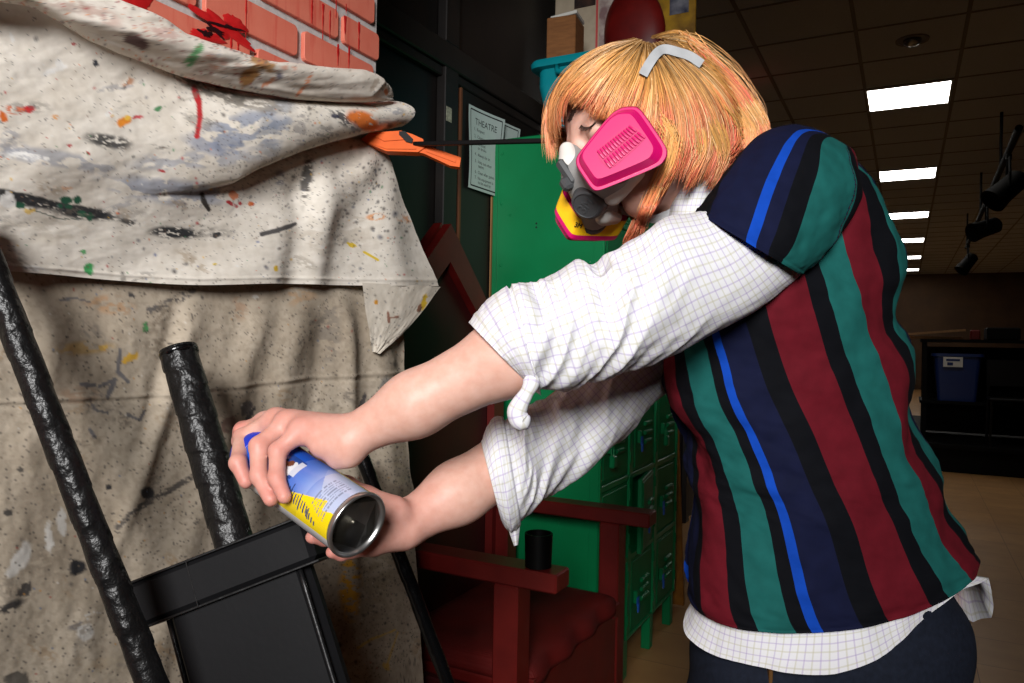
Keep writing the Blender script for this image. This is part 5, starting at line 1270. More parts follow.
def stripe_mat(name, stops):
    """stops: list of (degree, colour) - constant bands over the garment's 'stripe' coordinate, -180..180"""
    m = mat(name, (20, 20, 30), .85, spec=.12, bump=.15, bscale=1100, bdist=.0005); nt = m.node_tree; lk = nt.links.new; bs = nt.nodes['Principled BSDF']
    at = nt.nodes.new('ShaderNodeAttribute'); at.attribute_name = 'stripe'
    a = nt.nodes.new('ShaderNodeMath'); a.operation = 'MULTIPLY_ADD'; a.inputs[1].default_value = 1/360; a.inputs[2].default_value = .5; lk(at.outputs['Fac'], a.inputs[0])
    rp = nt.nodes.new('ShaderNodeValToRGB'); cr = rp.color_ramp; cr.interpolation = 'CONSTANT'
    stops = sorted(stops); cr.elements[0].position = 0; cr.elements[0].color = L4(stops[0][1]); cr.elements[1].position = max(.001, stops[1][0]/360+.5); cr.elements[1].color = L4(stops[1][1])
    for d, c in stops[2:]:
        e = cr.elements.new(min(.9999, d/360+.5)); e.color = L4(c)
    lk(a.outputs[0], rp.inputs['Fac'])
    n = nt.nodes.new('ShaderNodeTexNoise'); n.inputs['Scale'].default_value = 45; n.inputs['Detail'].default_value = 5; tc = nt.nodes.new('ShaderNodeTexCoord'); lk(tc.outputs['Object'], n.inputs['Vector'])
    mr = nt.nodes.new('ShaderNodeMapRange'); mr.inputs['From Min'].default_value = .3; mr.inputs['From Max'].default_value = .7; mr.inputs['To Min'].default_value = .86; mr.inputs['To Max'].default_value = 1.12; lk(n.outputs['Fac'], mr.inputs['Value'])
    mx = nt.nodes.new('ShaderNodeMix'); mx.data_type = 'RGBA'; mx.blend_type = 'MULTIPLY'; mx.inputs['Factor'].default_value = 1; lk(rp.outputs['Color'], mx.inputs['A']); lk(mr.outputs['Result'], mx.inputs['B']); lk(mx.outputs['Result'], bs.inputs['Base Color'])
    return m
def set_attr(o, name, data, typ='FLOAT'):
    at = o.data.attributes.new(name, typ, 'POINT'); d = np.asarray(data, np.float32)
    at.data.foreach_set('value' if typ == 'FLOAT' else 'vector', d.ravel())
def loft(st, nv, nu, vdir=None):
    """st rows: Lx,Ly,Rx,Ry,depth,half depth -> grid (nv,nu,3) of ring points; angle 0 at L, 90 towards the camera"""
    S = interp_path(np.array(st, float), nv); V = np.zeros((nv, nu, 3)); C = np.zeros((nv, 3)); th = np.linspace(0, 2*np.pi, nu, endpoint=False)
    for i, (lx, ly, rx, ry, d, b) in enumerate(S):
        a, q = P(lx, ly, d), P(rx, ry, d); c = (a+q)/2; v1 = (a-q)/2
        v2 = (-nrm(c-CAMP) if vdir is None else vdir)*b
        V[i] = c + np.cos(th)[:, None]*v1 + np.sin(th)[:, None]*v2; C[i] = c
    return V, C, th
def ring_normals(V, C): n = V-C[:, None]; return n/(np.linalg.norm(n, axis=-1, keepdims=True)+1e-9)
def lens(V):
    """arc coordinates (around, along) in metres"""
    du = np.linalg.norm(V-np.roll(V, 1, 1), axis=-1).mean(0); dv = np.linalg.norm(np.diff(V, axis=0), axis=-1)
    dv = np.concatenate([[0], dv.mean(1)]).cumsum(); per_ = np.linalg.norm(V-np.roll(V, 1, 1), axis=-1).sum(1).mean()
    return per_, dv
RED, TEA, NAV, DRK, BLU = (88, 15, 26), (22, 84, 80), (14, 18, 44), (6, 7, 12), (10, 62, 160)
# ------------------------------------------------------------------ polo, trunk
tor = [(688, 583, 972, 553, .965, .150), (687, 552, 964, 534, .965, .150), (690, 500, 948, 500, .965, .146), (692, 474, 932, 462, .965, .143), (686, 440, 920, 412, .965, .141),
       (671, 404, 910, 360, .962, .140), (664, 355, 903, 318, .960, .139), (662, 305, 900, 275, .957, .138), (672, 255, 890, 220, .955, .132), (690, 222, 868, 178, .955, .118), (702, 205, 836, 150, .955, .092), (706, 196, 800, 140, .955, .070)]
NV, NU = 260, 360
_tc = P(800, 400, .96)-CAMP; V, C, th = loft(tor, NV, NU, vdir=-nrm(np.array([_tc[0], _tc[1], 0])))
TH, VV = np.meshgrid(np.degrees(th), np.linspace(0, 1, NV))
N = ring_normals(V, C)
V[..., 2] -= .030*np.clip(np.sin(np.radians(TH)), 0, 1)*sstep(.25, 0, VV)
disp_ = .007*fbm(VV*7+TH*.012, TH*.03-VV*3, s=21, o=3) + .003*fbm(VV*22+TH*.03, TH*.05, s=22, o=3)
# slanting pulls from the armpit and folds above the hem and down the back
disp_ += .006*np.sin((TH*.055+VV*16))*sstep(.45, .62, VV)*sstep(.95, .8, VV)*sstep(20, 60, TH)*sstep(185, 140, TH)
disp_ += .007*np.sin(VV*30-TH*.035)*sstep(125, 172, TH)*sstep(240, 190, TH)*sstep(.05, .2, VV)*sstep(.9, .6, VV)
disp_ += .006*np.sin(VV*26+TH*.05)*sstep(60, 15, TH)*sstep(.1, .2, VV)*sstep(.6, .4, VV)
disp_ *= 1.35*sstep(1, .9, VV)
V = V + N*disp_[..., None]
hem_ring = V[0].copy(); hem_n = N[0].copy(); hem_up, hem_un = V[18].copy(), N[18].copy()
# stitched hem and turned-in edge
V[:3] += N[:3]*.001
inn = V[0] - N[0]*.004; inn2 = V[16] - N[16]*.007
Vall = np.concatenate([inn2[None], inn[None], V]); strp = ((TH+180) % 360)-180
alpha = TH - (33*(1-np.clip(VV/.78, 0, 1.15)))
alpha = np.concatenate([alpha[:1], alpha[:1], alpha]); alpha = (alpha+180) % 360-180
M_polo = stripe_mat('polo_stripes', [(-180, DRK), (-176, BLU), (-170, NAV), (-150, DRK), (-142, RED), (-124, DRK), (-116, TEA), (-100, RED), (-82, DRK), (-74, TEA), (-58, DRK), (-50, NAV), (-38, BLU), (-32, NAV), (-4, DRK), (4, RED), (21, DRK), (28.5, TEA), (43, DRK), (49, BLU), (52.6, NAV), (67, DRK), (77, RED), (95, DRK), (103, TEA), (118.5, RED), (135, DRK), (146, TEA), (160, NAV)])
polo = mesh_obj('polo_shirt', Vall.reshape(-1, 3), grid_faces(NU, NV+2, True) + [tuple((NV+1)*NU+k for k in range(NU))], M_polo, per, smooth=True); set_attr(polo, 'stripe', alpha.ravel())
# ------------------------------------------------------------------ polo, sleeves
def sleeve(st, nv, nu, twist, name, stops_m, seed):
    V, C, th = loft(st, nv, nu); TH, VV = np.meshgrid(np.degrees(th), np.linspace(0, 1, nv)); N = ring_normals(V, C)
    V = V + N*((.0035*fbm(VV*5, TH*.03+VV*4, s=seed, o=3) + .0015*fbm(VV*14, TH*.08, s=seed+1, o=2))*sstep(1, .8, VV))[..., None]
    V[:4] += N[:4]*.0012
    inn = V[0]-N[0]*.004; inn2 = V[6]-N[6]*.006
    Va = np.concatenate([inn2[None], inn[None], V]); al = TH + twist*np.clip(VV/.62, 0, 1.3); al = np.concatenate([al[:1], al[:1], al]); al = (al+180) % 360-180
    F = grid_faces(nu, nv+2, True) + [tuple((nv+1)*nu+k for k in range(nu))]
    o = mesh_obj(name, Va.reshape(-1, 3), F, stops_m, polo, smooth=True); set_attr(o, 'stripe', al.ravel()); return o
M_slv = stripe_mat('polo_sleeve_stripes', [(-180, TEA), (-176, DRK), (-150, RED), (-110, DRK), (-90, NAV), (-62, TEA), (-44, RED), (-26, TEA), (-14, DRK), (40, NAV), (88, BLU), (98, NAV), (110, DRK), (128, TEA)])
sl_st = [(696, 212, 799, 274, .815, .066), (713, 188, 820, 260, .830, .072), (737, 158, 844, 231, .848, .076), (765, 133, 862, 196, .866, .072), (792, 125, 859, 166, .884, .056), (816, 129, 854, 151, .900, .032), (832, 137, 845, 144, .910, .010)]
sleeve(sl_st, 90, 200, 42, 'polo_sleeve', M_slv, 31)
slr = [(640, 322, 700, 392, 1.03, .066), (655, 295, 725, 360, 1.05, .07), (680, 262, 750, 320, 1.075, .068), (705, 235, 770, 280, 1.085, .055), (730, 225, 765, 250, 1.085, .03)]
sleeve(slr, 50, 90, 30, 'polo_sleeve', M_slv, 41)
# ------------------------------------------------------------------ white checked shirt
M_plaid = plaid_mat('white_check')
shirt = None
def shirt_piece(name, V, wrap=True, parent=None, caps=(), pu=None, pv=None, flip=False):
    nv, nu = V.shape[:2]
    if pu is None:
        per_, dv = lens(V); n_ = round(per_/.0168); k = n_*.0168
        pu = np.broadcast_to(np.linspace(0, k, nu, endpoint=False)[None], (nv, nu)); pv = np.broadcast_to(dv[:, None], (nv, nu))
    F = grid_faces(nu, nv, wrap)
    o = mesh_obj(name, V.reshape(-1, 3), F, M_plaid, parent or per, smooth=True)
    set_attr(o, 'puv', np.stack([pu, pv, np.zeros_like(pu)], -1).reshape(-1, 3), 'FLOAT_VECTOR'); return o
# tails below the polo hem
th_d = np.degrees(th); e_ = np.interp(th_d, [0, 15, 40, 90, 108, 128, 146, 160, 172, 186, 215, 260, 300, 340, 360], [.014, .028, .036, .036, .028, .014, .000, .002, .070, .092, .070, .05, .045, .03, .014])
rows = []
for k in range(26):
    s = k/25; base_ = (hem_up - hem_un*.013)*(1-min(1, s*2.2)) + (hem_ring - hem_n*.010)*min(1, s*2.2)
    out_ = .010*np.sin(np.radians(th_d*5))*s + np.interp(th_d, [0, 60, 110, 150, 168, 186, 220, 360], [.003, .018, .018, .004, .018, .022, .010, .003])*s
    rows.append(base_ + np.array([0, 0, -1.])*(.004+e_)[:, None]*max(0, (s-.4545)/.5455) + hem_n*(out_*max(0, (s-.4545)/.5455) + .0025*(s > .5)*1.0*fbm(th_d*.05, s*2., s=91))[:, None])
Vt = np.array(rows)
shirt = shirt_piece('checked_shirt', Vt)
# left sleeve, rolled to the elbow
lst = [(756, 184, 818, 262, .856, .056), (726, 198, 795, 280, .832, .060), (700, 211, 757, 310, .805, .060), (663, 218, 712, 334, .780, .062), (640, 236, 680, 350, .762, .060), (613, 253, 650, 362, .755, .056), (597, 267, 628, 369, .750, .053), (577, 260, 610, 374, .748, .054), (555, 273, 592, 380, .746, .050), (540, 279, 575, 385, .745, .049), (528, 286, 556, 390, .744, .050), (514, 286, 542, 390, .744, .0505), (509, 290, 540, 391, .744, .053), (491, 303, 533, 387, .745, .051), (480, 315, 529, 385, .746, .0475), (472, 326, 527, 383, .746, .044)]
def arm_sleeve(st, name, seed, nv=190, nu=170, mouth=True, amp=1.0, cuff=.80):
    V, C, th = loft(st, nv, nu); TH, VV = np.meshgrid(np.degrees(th), np.linspace(0, 1, nv)); N = ring_normals(V, C)
    # long slanting creases, tight bunching before the cuff
    cre = fbm(VV*9+np.cos(np.radians(TH))*1.6, np.sin(np.radians(TH))*1.6+VV*5, VV*3, s=seed, o=2)
    rid = 1-2*np.abs(fbm(VV*11+np.sin(np.radians(TH+40))*2.1, np.cos(np.radians(TH+40))*1.5, 2.3, s=seed+4, o=2))
    am = sstep(.12, .35, VV)*sstep(cuff+.02, cuff-.10, VV)
    front = .45+.55*np.abs(np.sin(np.radians(TH)))
    D = (.0095*cre + .0085*(rid-.3))*am*front*amp + .0012*fbm(VV*40, np.cos(np.radians(TH))*5, np.sin(np.radians(TH))*5, s=seed+9, o=2)
    V = V + N*D[..., None]
    # the band of the cuff stands off the sleeve
    V += N*(.0022*2.1*sstep(cuff-.003, cuff+.004, VV))[..., None]
    if mouth:
        r1 = V[-1]-N[-1]*.003; ax_ = nrm(C[-12]-C[-1]); r2 = V[-1]-N[-1]*.005+ax_*.012; r3 = V[-1]-N[-1]*.008+ax_*.05
        V = np.concatenate([V, r1[None], r2[None], r3[None]])
    return V
Vl = arm_sleeve(lst, 'l', 51); shirt_piece('shirt_sleeve', Vl, parent=shirt)
rst = [(648, 300, 700, 372, 1.045, .060), (632, 322, 676, 388, 1.022, .062), (606, 345, 655, 402, .995, .062), (584, 368, 636, 424, .975, .062), (564, 388, 610, 450, .956, .061), (549, 397, 586, 472, .942, .058), (531, 408, 561, 489, .926, .056), (520, 417, 546, 499, .917, .055), (514, 421, 536, 506, .911, .055), (505, 420, 522, 520, .902, .055), (495, 421, 512, 528, .895, .053), (488, 430, 505, 524, .890, .048), (482, 446, 500, 516, .886, .041)]
Vr_ = arm_sleeve(rst, 'r', 71, amp=1.15, cuff=.76); shirt_piece('shirt_sleeve', Vr_, parent=shirt)
# drooping corner of the right cuff
tri = np.zeros((20, 20, 3)); 
for j in range(20):
    for i in range(20):
        u, v = i/19, j/19; a = np.array([500, 506])*(1-v)+np.array([514, 546])*v; b2 = np.array([523, 498])*(1-v)+np.array([518, 545])*v; q = a*(1-u)+b2*u
        tri[j, i] = P(q[0], q[1], .893 - .012*math.sin(u*3.1)*(1-v*.6) + .004*v)
back_ = tri + CF*.004
uu, vv = np.meshgrid(np.linspace(0, .025, 20), np.linspace(0, .055, 20))
shirt_piece('cuff_corner', tri, wrap=False, parent=shirt, pu=uu, pv=vv)
# knotted button tab hanging from the left cuff
kp = interp_path(np.array([P(531, 376, .708), P(531, 384, .704), P(526, 394, .704), P(520, 404, .705), P(517, 413, .706), P(521, 421, .707), P(527, 414, .708)]), 30)
m_ = MB(); m_.tube(kp, np.interp(np.linspace(0, 1, 30), [0, .12, .3, .6, .85, 1], [.005, .0085, .0065, .0095, .010, .004]), 18)
o = m_.build('cuff_tab', M_plaid, shirt, smooth=True); n_ = len(m_.v); set_attr(o, 'puv', np.stack([np.tile(np.linspace(0, .0504, 18, endpoint=False), 30), np.repeat(np.linspace(0, .06, 30), 18), np.zeros(n_)], -1), 'FLOAT_VECTOR')
# placket seam of the left sleeve: a narrow doubled strip on the underside
sp0 = [(545, 380), (556, 384), (575, 379), (600, 371), (620, 361), (634, 352)]
# collar standing round the neck
colr = [(662, 236, 722, 240, .94, .068), (668, 208, 722, 208, .94, .070), (676, 184, 728, 180, .94, .070), (688, 164, 734, 158, .945, .066)]
Vc_, C_, _ = loft(colr, 24, 90); N_ = ring_normals(Vc_, C_); Vc_ += N_*(.003*fbm(np.arange(24)[:, None]*.2, np.arange(90)[None]*.12, s=5))[..., None]
Vc_ = np.concatenate([Vc_, (Vc_[-1]-N_[-1]*.004)[None], (Vc_[-8]-N_[-8]*.006)[None]])
shirt_piece('shirt_collar', Vc_, parent=shirt)
pcl = [(674, 244, 732, 248, .938, .078), (682, 226, 738, 220, .940, .080), (696, 208, 744, 194, .944, .080), (712, 188, 750, 172, .950, .074)]
Vp_, C_, _ = loft(pcl, 20, 90); N_ = ring_normals(Vp_, C_); Vp_ = np.concatenate([Vp_, (Vp_[-1]-N_[-1]*.004)[None], (Vp_[-6]-N_[-6]*.008)[None]])
mesh_obj('polo_collar', Vp_.reshape(-1, 3), grid_faces(90, 22, True), mat('polo_collar_navy', (14, 15, 26), .85), polo, smooth=True)
# ------------------------------------------------------------------ trousers and shoes
Q = []
wc = P(830, 566, .972)
Q += [s_ell(P(834, 640, .972), (.170, .128, .12), np.array([cr_h, cf_h, [0, 0, 1.]]), .04), s_ell(P(830, 566, .972), (.140, .118, .07), np.array([cr_h, cf_h, [0, 0, 1.]]), .03)]
for h_, k_, f_ in ((hL, kL, fL), (hR, kR, fR)):
    Q += [s_cap(h_ + [0, 0, -.06], k_, .100, .090, .035), s_cap(k_, f_ + [0, 0, .0], .090, .076, .02)]
def wr(p): return .0035*fbm(p[:, 0]*9, p[:, 1]*9, p[:, 2]*13, s=17, o=3) + .002*np.sin(p[:, 2]*60+6*vnoise(p[:, 0]*7, p[:, 1]*7))
Vq, Fq = sdf_mesh(Q, .006, disp=wr)
M_denim = mat('dark_denim', (17, 21, 31), .85, spec=.15, col2=(26, 31, 44), nscale=140, ncontrast=.6, bump=.25, bscale=700, bdist=.0008)
pants = fast_mesh('trousers', Vq, Fq, M_denim, per)
m_ = MB(); p0 = P(770, 679, .850); m_.rbox(p0, (.0022, .004, .02), np.array([cr_h, cf_h, [0, 0, 1.]]), .001); m_.build('belt_end', mat('brown_leather', (88, 58, 22), .5), pants)
M_shoe = mat('shoe_black', (24, 24, 26), .5); M_sole = mat('shoe_sole', (200, 196, 188), .6)
for f_ in (fL, fR):
    Sx = [s_ell(f_ - cr_h*.07 + [0, 0, -.030], (.135, .046, .040), np.array([cr_h, cf_h, [0, 0, 1.]]), .02), s_cap(f_ + cr_h*.02 + [0, 0, -.01], f_ + cr_h*.02 + [0, 0, .03], .048, .045, .03)]
    Vs, Fs = sdf_mesh(Sx, .006); Vs[:, 2] = np.maximum(Vs[:, 2], .018); sho = fast_mesh('shoe', Vs, Fs, M_shoe, per)
    m_ = MB(); pts = []
    for k in range(36):
        a = 2*math.pi*k/36; pts.append(f_ - cr_h*.07 + cr_h*.140*math.cos(a) + cf_h*(.047*math.sin(a)*(1-.12*math.cos(a))) + np.array([0, 0, -f_[2]+.0015]))
    m_.prism(pts, (0, 0, .022)); o = m_.build('sole', M_sole, sho); fix_normals(o)
# ================================================================== respirator
M_pk = mat('cartridge_pink', (198, 10, 98), .36, spec=.5, bump=.02, bscale=60)
M_pkd = mat('cartridge_pink_slot', (186, 20, 92), .5)
M_gry = mat('facepiece_grey', (138, 138, 136), .5, spec=.4); M_dgr = mat('valve_dark_grey', (62, 64, 66), .45); M_lgr = mat('facepiece_pale', (214, 210, 204), .45)
M_yl = mat('label_yellow', (244, 192, 16), .5); M_strap = mat('strap_grey', (172, 174, 176), .55, col2=(150, 152, 154), nscale=60)
M_blk = mat('print_black', (20, 20, 20), .5)
ORG_H = HOw
def inv(p): d = (np.asarray(p)-HOw)/HS; return np.array([d@HF, d@HL, d@HU])
res_ = MB()
# half mask: soft dome over nose, mouth and chin
RS = [h_ell((.098, 0, -.038), (.036, .044, .037), .012), h_cap((.108, 0, .008), (.116, 0, -.020), .013, .022, .012),
      h_cap((.100, .03, -.055), (.104, .058, -.055), .030, .026, .01), h_cap((.100, -.03, -.055), (.104, -.058, -.055), .030, .026, .01), h_ell((.118, 0, -.050), (.018, .028, .024), .01)]
Vr1, Fr1 = sdf_mesh(RS, .0022)
resp = fast_mesh('respirator', Vr1, Fr1, M_gry, per)
m_ = MB()
# pale lower shell on either cheek
M_shell = mat('shell_pale_grey', (186, 184, 178), .45)
for sg in (1, -1):
    Vs_, Fs_ = sdf_mesh([h_cap((.106, .022*sg, -.078), (.078, .050*sg, -.074), .0125, .0115, .01), h_cap((.100, .034*sg, -.070), (.092, .050*sg, -.056), .014, .012, .01)], .0022); fast_mesh('cheek_shell', Vs_, Fs_, M_shell, resp)
# pale nose piece
Rn = [h_cap((.112, .004, .014), (.121, .006, -.006), .0105, .0150, .01)]
Vn, Fn = sdf_mesh(Rn, .0022); fast_mesh('nose_bridge', Vn, Fn, M_lgr, resp)
# exhalation valve with embossed mark
_t = .5; _d = ray(585.5, 206)
for _ in range(160):
    _v = float(sdf_eval(RS, (CAMP+_d*_t)[None])[0])
    if _v < .0004 or _t > 1.2: break
    _t += _v*.7
VC = CAMP + _d*(_t-.010)

vf = inv(VC); vdir = nrm(HF*.80 + HL*.30 - HU*.42)
vcen = VC
o = MB().lathe(vcen - vdir*.028, vdir, [(0, .020), (.012, .0215), (.020, .0205), (.026, .0185), (.028, .0165), (.0285, .0150), (.0272, .0145), (.0272, 0)], 40).build('valve_cover', M_dgr, resp); auto_smooth(o, 40)
m_ = MB(); vx = nrm(np.cross(vdir, HU)); vx = vx if vx@CR > 0 else -vx; vy = np.cross(vdir, vx); vy = vy if vy@CU > 0 else -vy
put_text(m_, '3M', .017, vcen - vdir*.0004, vx, vy, .0006); m_.build('embossed_mark', M_dgr, resp)
# dark brackets left of the valve and behind the cartridge
m_ = MB(); m_.rbox(P(570, 172, (vcen-CAMP)@CF+.015), (.010, .0065, .018), np.array([nrm(HF+HL*.3), nrm(HL-HF*.3), HU]), .004); m_.rbox(P(567, 184, (vcen-CAMP)@CF+.01), (.007, .006, .008), np.array([HF, HL, HU]), .003); m_.build('bracket', M_dgr, resp)
# cartridge outline as seen, on its own tilted plane, in head coordinates
pc = Hd(.108, .090, -.050); pn = nrm(HL*.90 + HF*.42 + HU*.02)
px_c = P(622, 150, (pc-CAMP)@CF)
def on_plane(x, y, off=0.0):
    d = ray(x, y); t = ((px_c+pn*off-CAMP)@pn)/(d@pn); return CAMP + d*t
OUT = [(622, 107), (636, 106.2), (641, 110), (646, 116.5), (664, 143), (667.5, 150), (667, 157), (661, 166), (603, 190), (595, 191.5), (590.5, 188), (576.5, 167), (575.5, 160), (578, 154), (600, 126.5), (612, 113)]
# smooth the outline a little
def chaik(p, n=2):
    p = np.array(p, float)
    for _ in range(n): q = np.roll(p, -1, 0); p = np.stack([p*.8+q*.2, p*.2+q*.8], 1).reshape(-1, 2)
    return p
OUTs = chaik(OUT); cen2 = np.array([621., 150.])
def ringp(scale, off, shift=(0, 0)): return [on_plane(*(cen2 + (q-cen2)*scale + np.array(shift)), off) for q in OUTs]
TOPS = (-3.5, -3.0)
levels = [ringp(.80, -.030), ringp(.96, -.028), ringp(.99, -.012), ringp(1.0, -.010), ringp(1.0, -.002), ringp(.975, .0), ringp(.915, .0, (-.8, -.8)), ringp(.90, .001, (-1, -1)), ringp(.80, .0095, TOPS), ringp(.765, .011, TOPS)]
def cart(name, f, parent):
    n = len(OUTs); V = [f(q) for lv in levels for q in lv]; F = grid_faces(n, len(levels), True); F.append(tuple(range(n))[::-1]); F.append(tuple((len(levels)-1)*n+k for k in range(n)))
    o = mesh_obj(name, V, F, M_pk, parent); fix_normals(o); auto_smooth(o, 28); return o
ident = lambda p: np.asarray(p)
def mirror(p): q = inv(p); return Hd(q[0]-.004, -q[1]*.90, q[2]*.96+.006)
def grille(f, parent):
    g = MB(); G4 = [np.array(q, float) for q in ((594.5, 151), (630, 123.5), (648.5, 137), (609, 171))]
    cc = sum(G4)/4
    def bl(u, v): return (G4[0]*(1-u)+G4[1]*u)*(1-v) + (G4[3]*(1-u)+G4[2]*u)*v
    out = chaik([bl(.02, .06), bl(.5, -.02), bl(.97, .0), bl(1.03, .5), bl(.99, .97), bl(.5, 1.02), bl(.04, 1.0), bl(-.02, .5)], 2)
    n = len(out); V = [f(on_plane(*q, .0108)) for q in out] + [f(on_plane(*q, .0116)) for q in out]
    g.add(V, grid_faces(n, 2, True) + [tuple(range(n, 2*n))]); g.build('grille_plate', M_pkd, parent)
    s = MB()
    for row in (0, 1):
        for k in range(13):
            u = .06+.073*k; v0, v1 = (.07, .46) if row == 0 else (.54, .93)
            a, b_ = bl(u, v0), bl(u+.004, v1); s.tube([f(on_plane(*a, .0122)), f(on_plane(*((a+b_)/2), .0127)), f(on_plane(*b_, .0122))], .00125, 8)
    s.build('grille_slats', M_pk, parent)
c1 = cart('cartridge', ident, resp); grille(ident, resp)
c2 = cart('cartridge', mirror, resp)
# yellow label band round the side of the far cartridge, and the ridge of the near one
def band(f, off0, off1, sc, m, name):
    mb = MB(); a = ringp(sc, off0); b_ = ringp(sc, off1); n = len(a); mb.add([f(q) for q in a] + [f(q) for q in b_], grid_faces(n, 2, True)); o = mb.build(name, m, resp); return o
band(mirror, -.0285, -.0075, 1.006, M_yl, 'label_band'); band(ident, -.0285, -.0125, 1.006, M_yl, 'label_band')
# cartridge mounts
for sgn in (1, -1):
    a, b_ = Hd(.100, .050*sgn, -.052), Hd(.108, .074*sgn, -.050)
    o = MB().lathe(a, b_-a, [(0, .030*HS), (.012, .031*HS), (.022, .027*HS)], 28).build('cartridge_mount', M_dgr, resp, smooth=True)
# straps: over the crown, behind the neck
HEC = np.array([-.008, 0, .012]); HER = np.array([.112, .091, .135])
def env_depth(x, y, grow=0.0):
    d = ray(x, y); o = (CAMP-Hd(*HEC)); r_ = (HER+grow)*HS
    od = np.array([o@HF, o@HL, o@HU])/r_; dd = np.array([d@HF, d@HL, d@HU])/r_
    a, b_, c = dd@dd, od@dd, od@od-1; disc = b_*b_-a*c
    return (-b_ - math.sqrt(disc))/a if disc > 0 else -b_/a
def ribbon(name, pts, wd, m, parent, grow=.006, thick=.0016):
    pts = interp_path(np.array(pts, float), 40); V = []
    for i, q in enumerate(pts):
        t = nrm(pts[min(i+1, 39)]-pts[max(i-1, 0)]); nn_ = np.array([-t[1], t[0]])*wd/2
        for s, dz in ((-1, 0), (1, 0), (1, thick), (-1, thick)): p = q+nn_*s; V.append(P(p[0], p[1], env_depth(q[0], q[1], grow)+dz))
    F = grid_faces(4, 40, True) + [(3, 2, 1, 0), (156, 157, 158, 159)]
    return mesh_obj(name, V, F, m, parent)
ribbon('head_strap', [(643, 75), (649, 64), (657, 53), (665, 49), (678, 52), (690, 56), (702, 64)], 9.5, M_strap, resp, .0165)
ribbon('neck_strap', [(612, 208), (632, 213), (652, 219), (668, 214), (684, 206)], 8, M_strap, resp, -.012)
ribbon('side_strap', [(648, 178), (664, 165), (678, 150)], 7, M_strap, resp, -.004)
# small print on the far cartridge's yellow band
m_ = MB()
def bandpt(i): return mirror(ringp(1.012, -.020)[i % len(OUTs)])
bp_ = [np.array(pix(bandpt(i))) for i in range(len(OUTs))]
lowest = int(np.argmin([abs(q[0]-578)+abs(q[1]-221) for q in bp_])); pA, pB = bandpt(lowest-1), bandpt(lowest+1); tx = nrm(pB-pA); tx = tx if tx@CR > 0 else -tx
nrm_b = nrm(bandpt(lowest) - mirror(px_c)); ty = nrm(np.cross(nrm_b, tx)); ty = ty if ty@CU > 0 else -ty
put_text(m_, '3M', .0085, bandpt(lowest), tx, ty, .0006); m_.build('label_print', M_blk, resp)

# ================================================================== hair
hc0, hc1, hc2, hc3, hc4 = (84, 56, 30), (202, 142, 66), (238, 180, 108), (240, 148, 112), (228, 92, 76)
guides = [
 [(634, 40), (604, 47), (574, 66), (554, 92), (547, 122), (549, 150)],
 [(635, 40), (604, 50), (577, 70), (556, 98), (550, 124), (552, 154)],
 [(636, 40), (607, 52), (582, 73), (560, 96), (554, 116), (555, 140)],
 [(638, 41), (612, 54), (589, 74), (573, 90), (566, 98)],
 [(640, 41), (618, 58), (597, 80), (584, 96), (577, 104)],
 [(642, 42), (625, 64), (609, 90), (600, 108), (596, 116)],
 [(644, 43), (634, 70), (622, 96), (616, 110), (612, 118)],
 [(646, 44), (645, 74), (639, 98), (634, 112), (632, 122)],
 [(648, 44), (655, 80), (656, 106), (655, 122), (652, 138)],
 [(650, 45), (664, 80), (672, 110), (675, 140), (669, 166)],
 [(653, 45), (674, 80), (687, 112), (689, 144), (680, 174)],
 [(656, 44), (686, 80), (703, 115), (706, 146), (697, 174)],
 [(660, 43), (698, 78), (719, 110), (726, 142), (713, 178)],
 [(664, 42), (706, 68), (734, 98), (746, 124), (739, 154)],
 [(667, 40), (704, 55), (735, 82), (754, 108), (760, 132)],
 [(662, 38), (690, 42), (718, 62), (742, 88), (758, 116)],
 [(652, 37), (676, 31), (692, 38), (706, 54), (724, 74)]]
NG = len(guides); GP = np.array([interp_path(np.array(g_, float), 14) for g_ in guides])
HV, HF_, HCl = [], [], []
def add_strand(pts, w0, cols):
    """flat three-sided tapering strand"""
    n = len(pts); T = np.gradient(pts, axis=0); T /= np.linalg.norm(T, axis=1)[:, None]+1e-9; vd = nrm(pts[n//2]-CAMP)
    x = np.cross(T, vd); x /= np.linalg.norm(x, axis=1)[:, None]+1e-9; y = np.cross(T, x)
    wv_ = w0*np.interp(np.linspace(0, 1, n), [0, .15, .7, 1], [.7, 1, .8, .12]); b0 = len(HV)
    for i in range(n):
        HV.append(pts[i]+x[i]*wv_[i]); HV.append(pts[i]-x[i]*wv_[i]*.5+y[i]*wv_[i]*.75); HV.append(pts[i]-x[i]*wv_[i]*.5-y[i]*wv_[i]*.75)
        HCl.extend([cols[i]]*3)
    for i in range(n-1):
        for k in range(3): HF_.append((b0+3*i+k, b0+3*i+(k+1) % 3, b0+3*i+3+(k+1) % 3, b0+3*i+3+k))
def hair_cols(n, g, s, tone, coral, rt=.75):
    t = np.linspace(0, 1, n); c = np.zeros((n, 3)); k = [lin(q) for q in (hc0, hc1, hc2, hc3, hc4)]
    root = .06 + .15*g.random()
    for i, q in enumerate(t):
        a = k[1]*(1-tone)+k[2]*tone; e = k[3]*(1-coral)+k[4]*coral
        m = float(sstep(.25+.35*s, .85, q))*(.35+.65*coral); v = a*(1-m)+e*m
        r_ = float(1-sstep(root*.5, root*2.6, q))*rt; c[i] = v*(1-r_)+k[0]*r_
    z = g.random()
    if z < .10: c = c*.35 + lin((132, 88, 46))*.65*(1-t[:, None]*.5) + c*.65*t[:, None]*.5
    elif z > .90: c = c*.5 + lin((255, 222, 172))*.5
    return c*(.66+.50*g.random())
gh = np.random.default_rng(12)
M2 = 14
def jitter_path(m, amp): return np.cumsum(m.normal(0, amp, (M2, 2)), 0)*np.linspace(0, 1, M2)[:, None]
N1 = 5200
